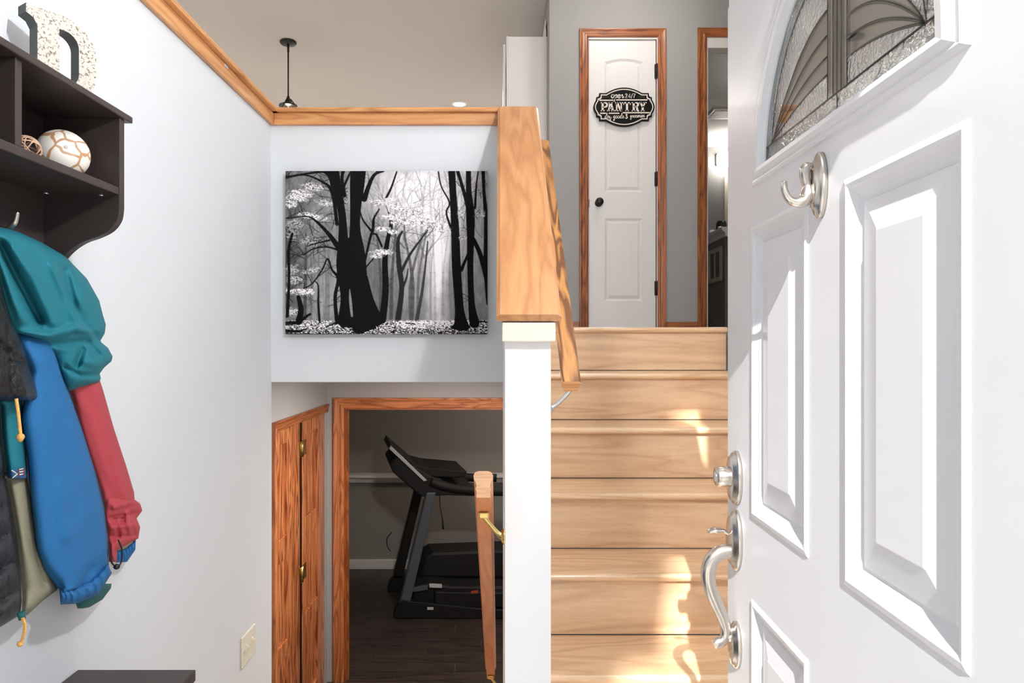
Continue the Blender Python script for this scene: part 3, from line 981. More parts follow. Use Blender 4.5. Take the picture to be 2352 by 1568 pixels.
# big slab letters: strokes in a 200 x 250 cell at (x, 660)
def slab(ch, x, y0, w, h):
    mb = MB()
    s = 58

    def R(ax, ay, bx, by, ww): ribbon(mb, [(x + ax * w, y0 + ay * h), (x + bx * w, y0 + by * h)], ww)
    serif = 34
    if ch == 'P':
        R(.27, 0, .27, 1, s); R(0, .06, .5, .06, serif); R(0, .94, .56, .94, serif)
        ribbon(mb, [(x + .27 * w, y0 + .07 * h), (x + .6 * w, y0 + .07 * h), (x + .88 * w, y0 + .16 * h), (x + .92 * w, y0 + .31 * h), (x + .82 * w, y0 + .47 * h), (x + .55 * w, y0 + .54 * h), (x + .27 * w, y0 + .54 * h)], [34, 36, 50, 58, 50, 36, 34], 5)
    if ch == 'A':
        R(.42, 0, .18, 1, 38); R(.5, 0, .8, 1, s); R(.26, .66, .72, .66, 32); R(-.02, .94, .36, .94, serif); R(.56, .94, 1.04, .94, serif); R(.2, .06, .74, .06, serif)
    if ch == 'N':
        R(.2, 0, .2, 1, 38); R(.22, .02, .82, .98, s); R(.84, 0, .84, 1, 38); R(-.02, .06, .34, .06, serif); R(-.02, .94, .42, .94, serif); R(.62, .06, 1.06, .06, serif)
    if ch == 'T':
        R(.5, 0, .5, 1, s); R(0, .07, 1, .07, 38); R(.26, .94, .74, .94, serif); R(.07, 0, .04, .28, 30); R(.93, 0, .96, .28, 30)
    if ch == 'R':
        R(.27, 0, .27, 1, s); R(0, .06, .5, .06, serif); R(0, .94, .52, .94, serif)
        ribbon(mb, [(x + .27 * w, y0 + .07 * h), (x + .58 * w, y0 + .07 * h), (x + .84 * w, y0 + .15 * h), (x + .87 * w, y0 + .28 * h), (x + .78 * w, y0 + .42 * h), (x + .55 * w, y0 + .49 * h), (x + .27 * w, y0 + .49 * h)], [34, 36, 50, 56, 50, 36, 34], 5)
        ribbon(mb, [(x + .52 * w, y0 + .5 * h), (x + .72 * w, y0 + .6 * h), (x + .76 * w, y0 + .82 * h), (x + .86 * w, y0 + .95 * h), (x + 1.02 * w, y0 + .94 * h)], [34, 52, 54, 44, 30], 5)
    if ch == 'Y':
        R(.18, 0, .52, .56, s); R(.84, 0, .52, .56, 38); R(.5, .5, .5, 1, s); R(-.02, .06, .42, .06, serif); R(.6, .06, 1.04, .06, serif); R(.26, .94, .74, .94, serif)
    mb.build('letter', M['sign_white'], sg)


for ch, x, w in (('P', 478, 190), ('A', 655, 200), ('N', 880, 200), ('T', 1108, 200), ('R', 1340, 200), ('Y', 1545, 200)):
    slab(ch, x, 658, w, 254)
mb = MB()
for a, b, y_ in ((440, 824, 606), (900, 1774, 596), (460, 622, 968), (700, 994, 968), (1090, 1836, 952)):
    ribbon(mb, [(a, y_), (b, y_)], 34)
mb.build('rule_line', M['sign_white'], sg)
GL = {  # handwritten glyphs on a unit grid: x-height 0..1 upwards, advance width last
    'o': ([[(.5, 1), (.15, .8), (.08, .4), (.3, .05), (.62, .1), (.8, .5), (.62, .92), (.45, .98), (.7, .8), (1.0, .85)]], .95),
    'p': ([[(.1, .9), (.2, .4), (.12, -.4), (.0, -.95), (-.12, -.7), (.15, -.1), (.3, .6), (.55, .98), (.8, .75), (.72, .3), (.45, .08), (.25, .3)], [(.7, .15), (1, .3)]], .95),
    'e': ([[(.1, .4), (.5, .55), (.68, .8), (.45, 1), (.18, .75), (.14, .3), (.4, .02), (.7, .15), (.95, .45)]], .85),
    'n': ([[(.1, .9), (.18, .5), (.15, .05), (.25, .6), (.5, .98), (.65, .8), (.62, .2), (.78, .02), (1.05, .5)]], 1.0),
    'd': ([[(.7, .85), (.4, 1), (.12, .65), (.15, .15), (.42, .02), (.65, .4), (.85, 1.2), (.95, 1.9), (.8, 2.0), (.7, 1.4), (.68, .4), (.8, .05), (1.1, .3)]], 1.0),
    'r': ([[(.05, .4), (.25, 1.05), (.35, .85), (.6, .9), (.5, .3), (.65, .05), (.9, .4)]], .8),
    'y': ([[(.1, .95), (.12, .4), (.35, .15), (.6, .5), (.72, .95), (.62, .1), (.45, -.7), (.22, -.95), (.15, -.6), (.5, -.15), (.95, .35)]], .85),
    'g': ([[(.7, .85), (.4, 1), (.12, .65), (.2, .2), (.45, .2), (.7, .9), (.62, .0), (.42, -.8), (.15, -.9), (.2, -.5), (.6, -.1), (.95, .3)]], .9),
    's': ([[(.1, .2), (.45, 1.05), (.5, .7), (.62, .3), (.4, .02), (.15, .15)], [(.4, .02), (.9, .35)]], .75),
    'c': ([[(.65, .8), (.42, 1), (.14, .65), (.2, .15), (.45, .02), (.9, .4)]], .78),
    'i': ([[(.1, .5), (.25, .95), (.22, .2), (.38, .03), (.65, .4)], [(.3, 1.4), (.33, 1.5)]], .52),
    '&': ([[(.2, 1.5), (.7, 1.6), (.75, 1.2), (.4, .9), (.85, .7), (.9, .25), (.5, 0), (.1, .25)]], 1.2),
    ' ': ([], .55),
    '2': ([[(.1, 1.2), (.35, 1.6), (.75, 1.4), (.65, .9), (.1, .05), (.9, .05)]], 1.1),
    '4': ([[(.7, 0), (.7, 1.6), (.08, .45), (1.0, .45)]], 1.15),
    '/': ([[(.1, -.1), (.6, 1.65)]], .75),
    '7': ([[(.08, 1.55), (.9, 1.55), (.45, .6), (.4, 0)]], 1.0),
}


def script(txt, x, y_, k, w, slope=0.0, name='script_text'):
    mb = MB()
    for ch in txt:
        g, adv = GL[ch]
        for st_ in g:
            pp = [(x + a * k, y_ - b * k * 1.05) for a, b in st_]
            ribbon(mb, pp, [w * .8, w * 1.25, w * .8, w * 1.2, w * .7], 4 if ch not in '247/' else 0, -.0013)
        x += adv * k; y_ += slope * adv * k
    mb.build(name, M['sign_white'], sg)


script('open', 765, 545, 95, 22)
script('24/7', 1155, 545, 72, 20)
script('dry', 590, 1112, 70, 19)
script('goods', 825, 1106, 66, 18)
script('&', 1150, 1110, 70, 24)
script('groceries', 1295, 1086, 56, 17, -.03)
for x0, sgn in ((515, 1), (1720, -1)):
    mb = MB()
    ribbon(mb, [(x0, 515), (x0 + sgn * 200, 500)], 8)
    for i in range(4):
        xx = x0 + sgn * (20 + 46 * i)
        ribbon(mb, [(xx, 512), (xx + sgn * 40, 482)], [5, 17, 5], 3); ribbon(mb, [(xx, 512), (xx + sgn * 44, 538)], [5, 17, 5], 3)
    mb.build('leaf_print', M['sign_green'], sg)

# ---------------------------------------------------------------- kitchen cabinet seen past the pantry wall
kc = thing('wall_cabinet', (.2, 5.3, EYE + 1.44), 'white kitchen wall cabinet at the end of the pantry wall', 'cabinet')
kz0, kz1 = EYE + (CY - 330) * 5.0 / F, EYE + (CY - 84) * 5.0 / F
MB().box(.058, .342, 5.0, 5.9, kz0, kz1).build('carcass', M['white_wood'], kc, bevel=.002)
MB().box(.047, .058, 4.997, 5.9, kz0, kz1 + .003).build('face_frame', M['white_wood'], kc, bevel=.002)
for y0, y1 in ((5.015, 5.44), (5.46, 5.885)):
    dd = MB().box(.024, .043, y0, y1, kz0 + .01, kz1 - .045).build('cabinet_door', M['white_wood'], kc, bevel=.006)
    MB().lathe([(.004, 0), (.004, .012), (.011, .018), (.011, .024), (.001, .027)], (.024, y1 - .04 if y0 < 5.1 else y0 + .04, kz0 + .08), (-1, 0, 0), 16).build('knob', M['black'], dd)
kn = MB()
zz = EYE + (CY - 84) * 5.0 / F
kn.prism([(.322, 0), (.334, 0), (.336, .05), (.330, .08), (.333, .12), (.329, .135), (.325, .12), (.324, .09), (.318, .07), (.320, .03)], lambda p, a: (p[0], a, zz + p[1]), 5.02, 5.16)
kn.build('shelf_ornament', M['white_wood'], None, bevel=.002, label='small white carved ornament on top of the kitchen cabinet', cat='ornament')
bc = thing('base_cabinet', (.05, 5.6, LAND), 'white kitchen base cabinet with dark worktop under the wall cabinet', 'cabinet')
MB().box(-.25, .315, 5.0, 7.2, LAND + .1, LAND + .87).build('carcass', M['white_wood'], bc)
MB().box(-.19, .315, 5.02, 7.2, LAND, LAND + .1).build('plinth', M['black'], bc)
for i in range(4):
    MB().box(-.27, -.25, 5.02 + .54 * i, 5.54 + .54 * i, LAND + .13, LAND + .85).build('cabinet_door', M['white_wood'], bc, bevel=.003)
MB().box(-.28, .342, 4.98, 7.2, LAND + .872, LAND + .91).build('kitchen_worktop', M['espresso'], None, bevel=.003, label='dark kitchen worktop behind the half wall', cat='worktop')
MB().box(.331, .341, 4.98, 7.2, LAND + .911, kz0 - .002).build('backsplash', M['espresso'], None, label='dark backsplash under the kitchen wall cabinet', cat='backsplash', kind='structure')

# ---------------------------------------------------------------- pendant lamp and downlight
pc = P(662, 102, 5.8); pc.z = CEIL
pn = thing('pendant_lamp', (pc.x, 5.8, CEIL - 1.0), 'black pendant lamp on a thin rod hanging from the upper ceiling', 'lamp')
MB().lathe([(.066, 0), (.068, .012), (.060, .022), (.012, .026)], (pc.x, 5.8, CEIL), (0, 0, -1), 32).build('canopy', M['black'], pn)
MB().tube([(pc.x, 5.8, CEIL - .02), (pc.x, 5.8, CEIL - .085)], .010, 10).build('swivel', M['black'], pn)
MB().tube([(pc.x, 5.8, CEIL - .085), (pc.x, 5.8, CEIL - .46)], .0065, 10).build('rod', M['black'], pn)
zp = CEIL - .455
MB().lathe([(.010, 0), (.014, -.02), (.022, -.03), (.030, -.05), (.052, -.068), (.075, -.075), (.075, -.085)], (pc.x, 5.8, zp), (0, 0, 1), 24).build('socket_cap', M['black'], pn)
for k in range(3):
    an = .35 + k * 2 * math.pi / 3
    MB().tube([(pc.x + .018 * math.cos(an), 5.8 + .018 * math.sin(an), zp - .02), (pc.x + .16 * math.cos(an), 5.8 + .16 * math.sin(an), zp - .20)], .0045, 8).build('strut', M['black'], pn)
MB().lathe([(.150, -.19), (.168, -.19), (.168, -.42), (.160, -.42), (.160, -.2), (.150, -.2)], (pc.x, 5.8, zp), (0, 0, 1), 32).build('lamp_shade', M['black'], pn)
M['bulb'] = emit('warm_bulb', (1, .82, .6, 1), 18)
MB().lathe([(.001, -.09), (.015, -.1), (.03, -.15), (.034, -.18), (.02, -.21), (.001, -.215)], (pc.x, 5.8, zp), (0, 0, 1), 18).build('bulb', M['bulb'], pn)

dx = (1055 - CX) * 7.3 / F
dl = thing('recessed_downlight', (dx, 7.3, CEIL - .02), 'glowing round recessed ceiling light above the half wall', 'lamp')
MB().lathe([(.062, .0), (.090, 0), (.086, -.006), (.066, -.010), (.062, -.004)], (dx, 7.3, CEIL), (0, 0, 1), 32).build('trim_ring', M['white_wood'], dl)
M['led'] = emit('warm_led', (1, .84, .62, 1), 14)
MB().lathe([(.001, -.006), (.064, -.005), (.064, -.001), (.001, -.001)], (dx, 7.3, CEIL), (0, 0, 1), 32).build('diffuser', M['led'], dl)


def lamp(name, kind, loc, energy, col, size=.1, rot=None):
    l = bpy.data.lights.new(name, kind); l.energy = energy; l.color = col
    if kind == 'AREA':
        l.shape = 'DISK'; l.size = size
    else:
        l.shadow_soft_size = size
    o = bpy.data.objects.new(name, l); o.location = loc
    if rot: o.rotation_euler = rot
    COL.objects.link(o)
    return o


lamp('downlight_glow', 'AREA', (dx, 7.3, CEIL - .012), 22, (1, .93, .86), .12)
for lx, ly, where in ((-2.2, 7.4, 'over the kitchen table'), (-3.2, 5.2, 'near the living room side wall'), (-1.6, 8.4, 'close to the far wall'), (-4.0, 7.0, 'in the far left corner')):       # extra unseen lights added to brighten the upper ceiling
    dl = thing('recessed_downlight', (lx, ly, CEIL - .02), 'added round recessed fill light ' + where + ', hidden by the half wall', 'lamp', 'added fill downlights')
    MB().lathe([(.062, .0), (.090, 0), (.086, -.006), (.066, -.010), (.062, -.004)], (lx, ly, CEIL), (0, 0, 1), 32).build('trim_ring', M['white_wood'], dl)
    MB().lathe([(.001, -.006), (.064, -.005), (.064, -.001), (.001, -.001)], (lx, ly, CEIL), (0, 0, 1), 32).build('diffuser', M['led'], dl)
    lamp('downlight_glow', 'AREA', (lx, ly, CEIL - .012), 22, (1, .95, .90), .12)

# unseen flush lamp added over the landing to brighten the upper hall
hl = thing('hall_fill_lamp', (.85, 4.1, CEIL - .1), 'added flush round fill lamp in the upper hall, out of view', 'lamp')
MB().lathe([(.15, 0), (.15, -.02), (.14, -.025)], (.85, 4.1, CEIL), (0, 0, 1), 32).build('lamp_base', M['nickel'], hl)
M['opal'] = emit('opal_glass_lit', (1, .94, .88, 1), 23)
MB().lathe([(.135, -.025), (.13, -.06), (.1, -.09), (.05, -.105), (.001, -.108)], (.85, 4.1, CEIL), (0, 0, 1), 32).build('opal_glass', M['opal'], hl)

# unseen drum lamp added above the stairs to fill the foyer walls
FLX, FLY = .76, 1.8
fy = thing('stair_fill_lamp', (FLX, FLY, CEIL - .3), 'added frosted drum fill lamp high above the stairs, out of view', 'lamp')
MB().lathe([(.06, 0), (.06, -.02), (.012, -.025), (.012, -.12)], (FLX, FLY, CEIL), (0, 0, 1), 24).build('canopy', M['nickel'], fy)
M['drum'] = emit('frosted_drum_lit', (1, .98, .96, 1), 11)
MB().lathe([(.001, -.12), (.17, -.12), (.175, -.13), (.175, -.34), (.17, -.35), (.001, -.355)], (FLX, FLY, CEIL), (0, 0, 1), 36).build('drum_shade', M['drum'], fy)

# out-of-view globe added above the door hinges, filling the left wall and stairs
ELX, ELZ = .505, EYE + .95
el = thing('entry_fill_lamp', (ELX, YF1, ELZ), 'added small round globe fill lamp above the entry door hinges, out of view', 'lamp')
MB().lathe([(.001, 0), (.04, 0), (.04, .012), (.010, .018), (.010, .10)], (ELX, YF1 + .001, ELZ), (0, 1, 0), 24).build('wall_plate', M['nickel'], el)
M['globe'] = emit('opal_globe_lit', (.96, .98, 1, 1), 640)
MB().lathe([(max(.04 * math.sin(math.pi * k / 14), .0004), -.04 * math.cos(math.pi * k / 14)) for k in range(15)], (ELX, YF1 + .135, ELZ), (0, 1, 0), 28).build('opal_globe', M['globe'], el)

# ---------------------------------------------------------------- room behind the second doorway
hw = thing('half_wall', (2.16, 6.5, LAND), 'dark half wall with pale shelf cap in the room behind the doorway', 'half wall')
MB().box(2.10, 2.24, 6.50, 8.6, LAND, EYE + 1.0).build('wall_body', M['bath'], hw)
MB().prism([(2.085, 1.0), (2.085, 1.03), (2.05, 1.06), (2.05, 1.085), (2.28, 1.085), (2.28, 1.0)], lambda p, a: (p[0], a, EYE + p[1]), 6.44, 8.6).build('shelf_cap', M['white_wood'], hw)
fr = thing('picture_frame', (2.095, 6.75, EYE + .6), 'cream framed double picture on the half wall beyond the doorway', 'picture frame')
fz0, fz1, fy0, fy1 = EYE + .60, EYE + .925, 6.56, 6.95
M['cream'] = plain('cream_frame', rgb(214, 204, 188), .5)
M['photo'] = plain('dim_photo', rgb(104, 100, 92), .4, var=.35, vscale=9)
MB().box(2.078, 2.098, fy0, fy1, fz0, fz0 + .04).box(2.078, 2.098, fy0, fy1, fz1 - .04, fz1).box(2.078, 2.098, fy0, fy0 + .045, fz0 + .04, fz1 - .04) \
    .box(2.078, 2.098, fy1 - .045, fy1, fz0 + .04, fz1 - .04).box(2.078, 2.098, 6.74, 6.765, fz0 + .04, fz1 - .04).build('frame', M['cream'], fr, bevel=.003)
MB().box(2.088, 2.099, fy0 + .045, 6.74, fz0 + .04, fz1 - .04).build('print', M['photo'], fr)
MB().box(2.088, 2.099, 6.765, fy1 - .045, fz0 + .04, fz1 - .04).build('print', M['photo'], fr)
wz = EYE + 1.085
M['darkglass'] = plain('dark_jar', rgb(28, 36, 38), .15, coat=.5)
p = P(1652, 520, 6.62)
MB().lathe([(.001, 0), (.045, 0), (.05, .01), (.05, .07), (.042, .085), (.042, .095), (.001, .095)], (2.13, 6.70, wz), (0, 0, 1), 20).build('glass_jar', M['darkglass'], None, label='dark round jar on the pale shelf beyond the doorway', cat='jar')
MB().lathe([(.001, 0), (.03, 0), (.033, .05), (.028, .05), (.026, .006), (.001, .006)], (2.11, 6.95, wz), (0, 0, 1), 18).build('candle_cup', M['white_wood'], None, label='small white cup left of the dark jar on the shelf', cat='cup')
MB().lathe([(.001, 0), (.02, 0), (.02, .03), (.001, .032)], (2.09, 6.62, wz), (0, 0, 1), 18).build('tea_light', M['white_wood'], None, label='tiny white tea light in front of the dark jar', cat='candle')
sc = thing('wall_sconce', (2.78, 8.5, EYE + 2.15), 'lit white glass sconce on the dark wall beyond the doorway', 'lamp')
MB().box(2.66, 2.90, 8.565, 8.598, EYE + 2.20, EYE + 2.34).build('back_plate', M['espresso'], sc)
M['sconce'] = emit('lit_sconce_glass', (1, .95, .86, 1), 16.0)
MB().lathe([(.10, 0), (.115, .02), (.115, .13), (.10, .15), (.001, .152)], (2.755, 8.47, EYE + 2.17), (0, 0, 1), 28, sx=1.0, sy=.8).build('glass_shade', M['sconce'], sc)
MB().box(2.765, 2.83, 8.56, 8.6, EYE + 1.09, EYE + 2.08).build('mirror_frame', M['cream'], None, bevel=.004, label='pale upright frame edge of a mirror beyond the doorway', cat='mirror')
bt = thing('bath_fill_lamp', (2.75, 6.1, CEIL - .1), 'added opal dome fill lamp, unseen, in the room behind the doorway', 'lamp')  # hidden lamp added to lift the ceiling of this room
MB().tube([(2.75, 6.1, CEIL), (2.75, 6.1, CEIL - .22)], .01, 10).build('stem', M['nickel'], bt)
MB().lathe([(.001, .03), (.08, .025), (.12, 0), (.12, -.03), (.09, -.06), (.001, -.07)], (2.75, 6.1, CEIL - .24), (0, 0, 1), 28).build('glass_dome', M['opal'], bt)
vt = thing('ceiling_vent', (2.36, 7.6, CEIL - .02), 'square white fan grille on the ceiling beyond the doorway', 'vent')
MB().box(2.28, 2.56, 7.45, 7.75, CEIL - .018, CEIL).build('vent_frame', M['white_wood'], vt, bevel=.008)
for i in range(6):
    MB().box(2.31, 2.53, 7.48 + .042 * i, 7.505 + .042 * i, CEIL - .024, CEIL - .017).build('slat', M['cream'], vt)

# ---------------------------------------------------------------- basement: casing, bifold door
c = casing('trim_7', 'y', YB, -1.1635, .12, EYE - .478, LOW, .078, 'orange wood casing around the basement doorway', (M['low_x'], M['low_z']), only=('l', 't', 'r'))
MB().box(-1.1635, -1.150, YB - .002, YB + .1, LOW, EYE - .478).build('jamb', M['case_z'], c)
MB().box(-1.150, -1.138, YB + .04, YB + .07, LOW, EYE - .49).build('door_stop', M['case_z'], c)
MB().box(-1.15, .12, YB - .002, YB + .1, EYE - .49, EYE - .478).build('jamb', M['case_x'], c)
for py in (1020,):
    z = EYE + (CY - py) * (YB + .09) / F
    MB().box(-1.150, -1.146, YB + .07, YB + .10, z - .05, z + .05).build('hinge', M['brass'], c)
bf = thing('door_3', (-1.29, 4.56, LOW), 'orange-brown folding closet door with brass hinges', None, None, 'structure')
BZ1 = EYE - .51
for y0, y1 in ((4.02, 4.53), (4.595, 5.165)):
    xs0, xs1 = -1.325, -1.300
    lf = thing('door_leaf', (0, 0, 0)); lf.parent = bf; lf.location = -world_loc(bf)
    w = .17 if y0 < 4.2 else .12
    ya, yb_ = y0 + .075, y1 - w * 1.6
    MB().box(xs0, xs1, y0, ya, LOW + .01, BZ1).build('stile', M['bifold'], lf, bevel=.003)
    MB().box(xs0, xs1, yb_, y1, LOW + .01, BZ1).build('stile', M['bifold'], lf, bevel=.003)
    zs = [(LOW + .01, LOW + .14), (LOW + .62, LOW + .72), (LOW + 1.22, LOW + 1.36), (BZ1 - .09, BZ1)]
    for a, b in zs:
        MB().box(xs0, xs1, ya, yb_, a, b).build('door_rail', M['bifold'], lf, bevel=.003)
    for i in range(3):
        MB().box(xs0 + .004, xs1 - .012, ya, yb_, zs[i][1], zs[i + 1][0]).build('door_panel', M['bifold'], lf, bevel=.004)
for py in (1030, 1318):
    z = EYE + (CY - py) * 4.56 / F
    h_ = MB().box(-1.300, -1.295, 4.50, 4.555, z - .05, z + .05).box(-1.300, -1.295, 4.565, 4.665, z - .05, z + .05).tube([(-1.293, 4.56, z - .052), (-1.293, 4.56, z + .052)], .008, 10)
    h_.build('hinge', M['brass'], bf)
MB().box(-1.318, -1.306, 4.53, 4.595, LOW + .01, BZ1).build('gap_shade_strip', M['sign_black'], bf, label='black strip painting the shaded gap between the leaves')  # black strip stands in for shade in the leaf gap
casing('trim_8', 'x', -1.29, 4.00, 5.17, EYE - .505, LOW, .060, 'reddish wood casing around the folding closet door', (M['case_y'], M['low_z']), out=1, t=.02, only=('l', 't'))

# ---------------------------------------------------------------- treadmill
M['tm_black'] = plain('treadmill_black', rgb(13, 13, 15), .6)
M['tm_slate'] = plain('treadmill_slate', rgb(96, 104, 112), .45, metal=.3)
M['tm_silver'] = plain('treadmill_silver', rgb(214, 214, 218), .5)
M['tm_orange'] = plain('treadmill_mark', rgb(190, 80, 50), .5)
tm = thing('treadmill', P(930, 1412, 6.45), 'black treadmill with slate uprights in the dim basement room', 'treadmill')
ZN, ZFR = 6.42, 7.14                       # near and far side


def Q(px, py, d):
    v = P(px, py, 6.45)
    return (v.x - ((d - ZN) * .24 if d else 0), d, v.z)


def slabp(name, pts, d0, d1, mat, bevel=.006):
    return MB().prism([Q(a, b, 0) for a, b in pts], lambda p, a: (p[0] - (a - ZN) * .24, a, p[2]), d0, d1).build(name, mat, tm, bevel=bevel)


slabp('base_foot', [(905, 1414), (908, 1396), (925, 1372), (948, 1376), (1100, 1392), (1230, 1400), (1230, 1414)], ZN - .03, ZN + .06, M['tm_black'])
slabp('base_foot', [(905, 1414), (908, 1396), (925, 1372), (948, 1376), (1100, 1392), (1230, 1400), (1230, 1414)], ZFR - .05, ZFR + .04, M['tm_black'])
slabp('upright', [(918, 1384), (942, 1384), (1002, 1128), (980, 1128)], ZN - .02, ZN + .06, M['tm_slate'], .012)
slabp('upright', [(918, 1384), (942, 1384), (1002, 1128), (980, 1128)], ZFR - .05, ZFR + .03, M['tm_black'], .012)
slabp('motor_hood', [(945, 1400), (955, 1352), (985, 1345), (1012, 1346), (1040, 1350), (1200, 1352), (1200, 1400)], ZN + .08, ZFR - .07, M['tm_black'], .02)
slabp('hood_strip', [(950, 1352), (985, 1345), (985, 1356), (948, 1362)], ZN + .05, ZN + .078, M['tm_slate'], .003)
slabp('hood_badge', [(989, 1343), (1018, 1344), (1018, 1352), (989, 1351)], ZN + .05, ZN + .078, M['tm_silver'], .003)
slabp('running_deck', [(1010, 1398), (1010, 1360), (1600, 1372), (1600, 1398)], ZN + .1, ZFR - .09, M['tm_black'], .01)
slabp('side_rail', [(1000, 1392), (1000, 1356), (1600, 1366), (1600, 1392)], ZN, ZN + .1, M['tm_black'], .01)
slabp('side_rail', [(1000, 1392), (1000, 1356), (1600, 1366), (1600, 1392)], ZFR - .09, ZFR, M['tm_black'], .01)
slabp('side_label', [(981, 1394), (995, 1394), (995, 1388), (981, 1388)], ZN - .034, ZN - .031, M['tm_silver'], 0)
slabp('side_mark', [(1082, 1354), (1098, 1352), (1098, 1359), (1082, 1360)], ZN - .004, ZN - .001, M['tm_orange'], 0)
# raised rear of the folding deck behind the uprights
slabp('deck_hinge_cover', [(972, 1350), (985, 1300), (1005, 1288), (1115, 1284), (1240, 1280), (1240, 1352)], ZN + .3, ZFR - .1, M['tm_black'], .03)
slabp('console_body', [(897, 1066), (912, 1048), (940, 1062), (990, 1092), (1010, 1100), (1040, 1112), (1092, 1118), (1092, 1139), (1030, 1137), (970, 1140), (948, 1122), (905, 1085)], ZN + .02, ZFR - .06, M['tm_black'], .012)
slabp('console_screen', [(894, 1030), (899, 1018), (985, 1092), (976, 1101)], ZN + .06, ZFR - .1, M['tm_black'], .004)
slabp('console_bezel', [(895, 1029), (899, 1023), (981, 1101), (974, 1103)], ZN - .012, ZN + .06, M['tm_silver'], .002)
slabp('console_hood', [(945, 1064), (985, 1075), (1076, 1083), (1072, 1096), (1050, 1098), (1000, 1096), (965, 1092)], ZN + .05, ZFR - .1, M['tm_black'], .01)
for d_ in (ZN + .01, ZFR - .05):
    pp = smooth_path([Q(990, 1105, d_), Q(1030, 1118, d_), Q(1100, 1126, d_), Q(1180, 1128, d_)], 5)
    MB().tube(pp, .042, 10, flat=.7).build('handlebar', M['tm_black'], tm)
slabp('handlebar_post', [(1003, 1097), (1014, 1098), (1022, 1116), (1010, 1116)], ZN + .03, ZN + .08, M['tm_black'], .004)
MB().tube(smooth_path([Q(1010, 1130, ZN - .01), Q(1011, 1160, ZN - .01), Q(1016, 1186, ZN - .01), Q(1018, 1206, ZN - .01)], 5), .004, 6).build('safety_cord', M['tm_black'], tm)
MB().tube([Q(1017, 1190, ZN - .01), Q(1018, 1212, ZN - .01)], [.006, .010], 8).build('cord_clip', M['tm_black'], tm)
MB().tube(smooth_path([Q(915, 1264, ZFR - .06), Q(903, 1280, ZFR - .06), Q(904, 1300, ZFR - .06), Q(912, 1312, ZFR - .06)], 5), .005, 6).build('power_cable', M['tm_black'], tm)
# unseen ceiling lamp added to brighten the treadmill room
bl = thing('basement_fill_lamp', (.6, 6.4, EYE - .25), 'added flush fill lamp on the basement ceiling, unseen', 'lamp')
M['dim'] = emit('dim_glass', (1, .86, .74, 1), 75.0)
MB().lathe([(.12, 0), (.12, -.02), (.1, -.05), (.001, -.06)], (.6, 6.4, EYE - .149), (0, 0, 1), 28).build('glass_dome', M['dim'], bl)

bh = thing('basement_hall_fill_lamp', (-.25, 4.0, EYE - .16), 'added flat round fill lamp hidden under the landing in the basement hall', 'lamp')  # added out of view to light the closet door and casing
MB().lathe([(.07, .0), (.098, 0), (.094, -.005), (.074, -.006)], (-.25, 4.0, EYE - .149), (0, 0, 1), 28).build('trim_ring', M['white_wood'], bh)
MB().lathe([(.001, -.004), (.072, -.004), (.072, -.001), (.001, -.001)], (-.25, 4.0, EYE - .149), (0, 0, 1), 28).build('diffuser', M['led'], bh)
lamp('basement_hall_fill_glow', 'AREA', (-.25, 4.0, EYE - .158), 25, (1, .94, .88), .14)

# ---------------------------------------------------------------- forest canvas
rng = np.random.default_rng(5)
GW, GH = 500, 404
yy, xx = np.mgrid[0:GH, 0:GW].astype(np.float32)
xx = xx / (GW - 1) * 1625 + 225                       # drawing units 225..1850, 133..1447
yy = yy / (GH - 1) * 1314 + 133


def vnoise(sx, sy, seed):
    r = np.random.default_rng(seed).random((int(1400 / sy) + 3, int(1700 / sx) + 3)).astype(np.float32)
    u, v = (xx - 225) / sx, (yy - 133) / sy
    i, j = u.astype(int), v.astype(int)
    fu, fv = u - i, v - j
    fu = fu * fu * (3 - 2 * fu); fv = fv * fv * (3 - 2 * fv)
    return (r[j, i] * (1 - fu) + r[j, i + 1] * fu) * (1 - fv) + (r[j + 1, i] * (1 - fu) + r[j + 1, i + 1] * fu) * fv


def blob(cx, cy, rx, ry):
    return np.exp(-(((xx - cx) / rx) ** 2 + ((yy - cy) / ry) ** 2))


img = .42 + .40 * blob(1420, 500, 360, 620) + .22 * blob(1080, 250, 400, 300) + .16 * blob(560, 1150, 230, 260) + .10 * blob(430, 650, 180, 260)
img -= .16 * blob(260, 800, 140, 500) + .10 * blob(1000, 1050, 130, 250)
img += .10 * (vnoise(60, 60, 1) - .5) + .08 * (vnoise(16, 40, 2) - .5)
beam = np.clip(1 - np.abs(xx - (1450 + (yy - 700) * .02)) / (30 + (yy - 300).clip(0) * .1), 0, 1) * np.clip((yy - 450) / 300, 0, 1)
img += .28 * beam


def stroke(pts, val, alpha=1.0, soft=2.5):
    """paint a tapering stroke; pts are (x, y, half width)"""
    global img
    for (x0, y0, w0), (x1, y1, w1) in zip(pts[:-1], pts[1:]):
        m = max(w0, w1) + soft + 2
        c0 = int(np.clip((min(x0, x1) - m - 225) / 1625 * (GW - 1), 0, GW)); c1 = int(np.clip((max(x0, x1) + m - 225) / 1625 * (GW - 1) + 2, 0, GW))
        r0 = int(np.clip((min(y0, y1) - m - 133) / 1314 * (GH - 1), 0, GH)); r1 = int(np.clip((max(y0, y1) + m - 133) / 1314 * (GH - 1) + 2, 0, GH))
        if c1 <= c0 or r1 <= r0:
            continue
        X, Y = xx[r0:r1, c0:c1], yy[r0:r1, c0:c1]
        dx_, dy_ = x1 - x0, y1 - y0
        t_ = np.clip(((X - x0) * dx_ + (Y - y0) * dy_) / (dx_ * dx_ + dy_ * dy_ + 1e-6), 0, 1)
        dd = np.hypot(X - x0 - t_ * dx_, Y - y0 - t_ * dy_)
        a = np.clip((w0 + (w1 - w0) * t_ - dd) / soft + .5, 0, 1) * alpha
        img[r0:r1, c0:c1] = img[r0:r1, c0:c1] * (1 - a) + val * a


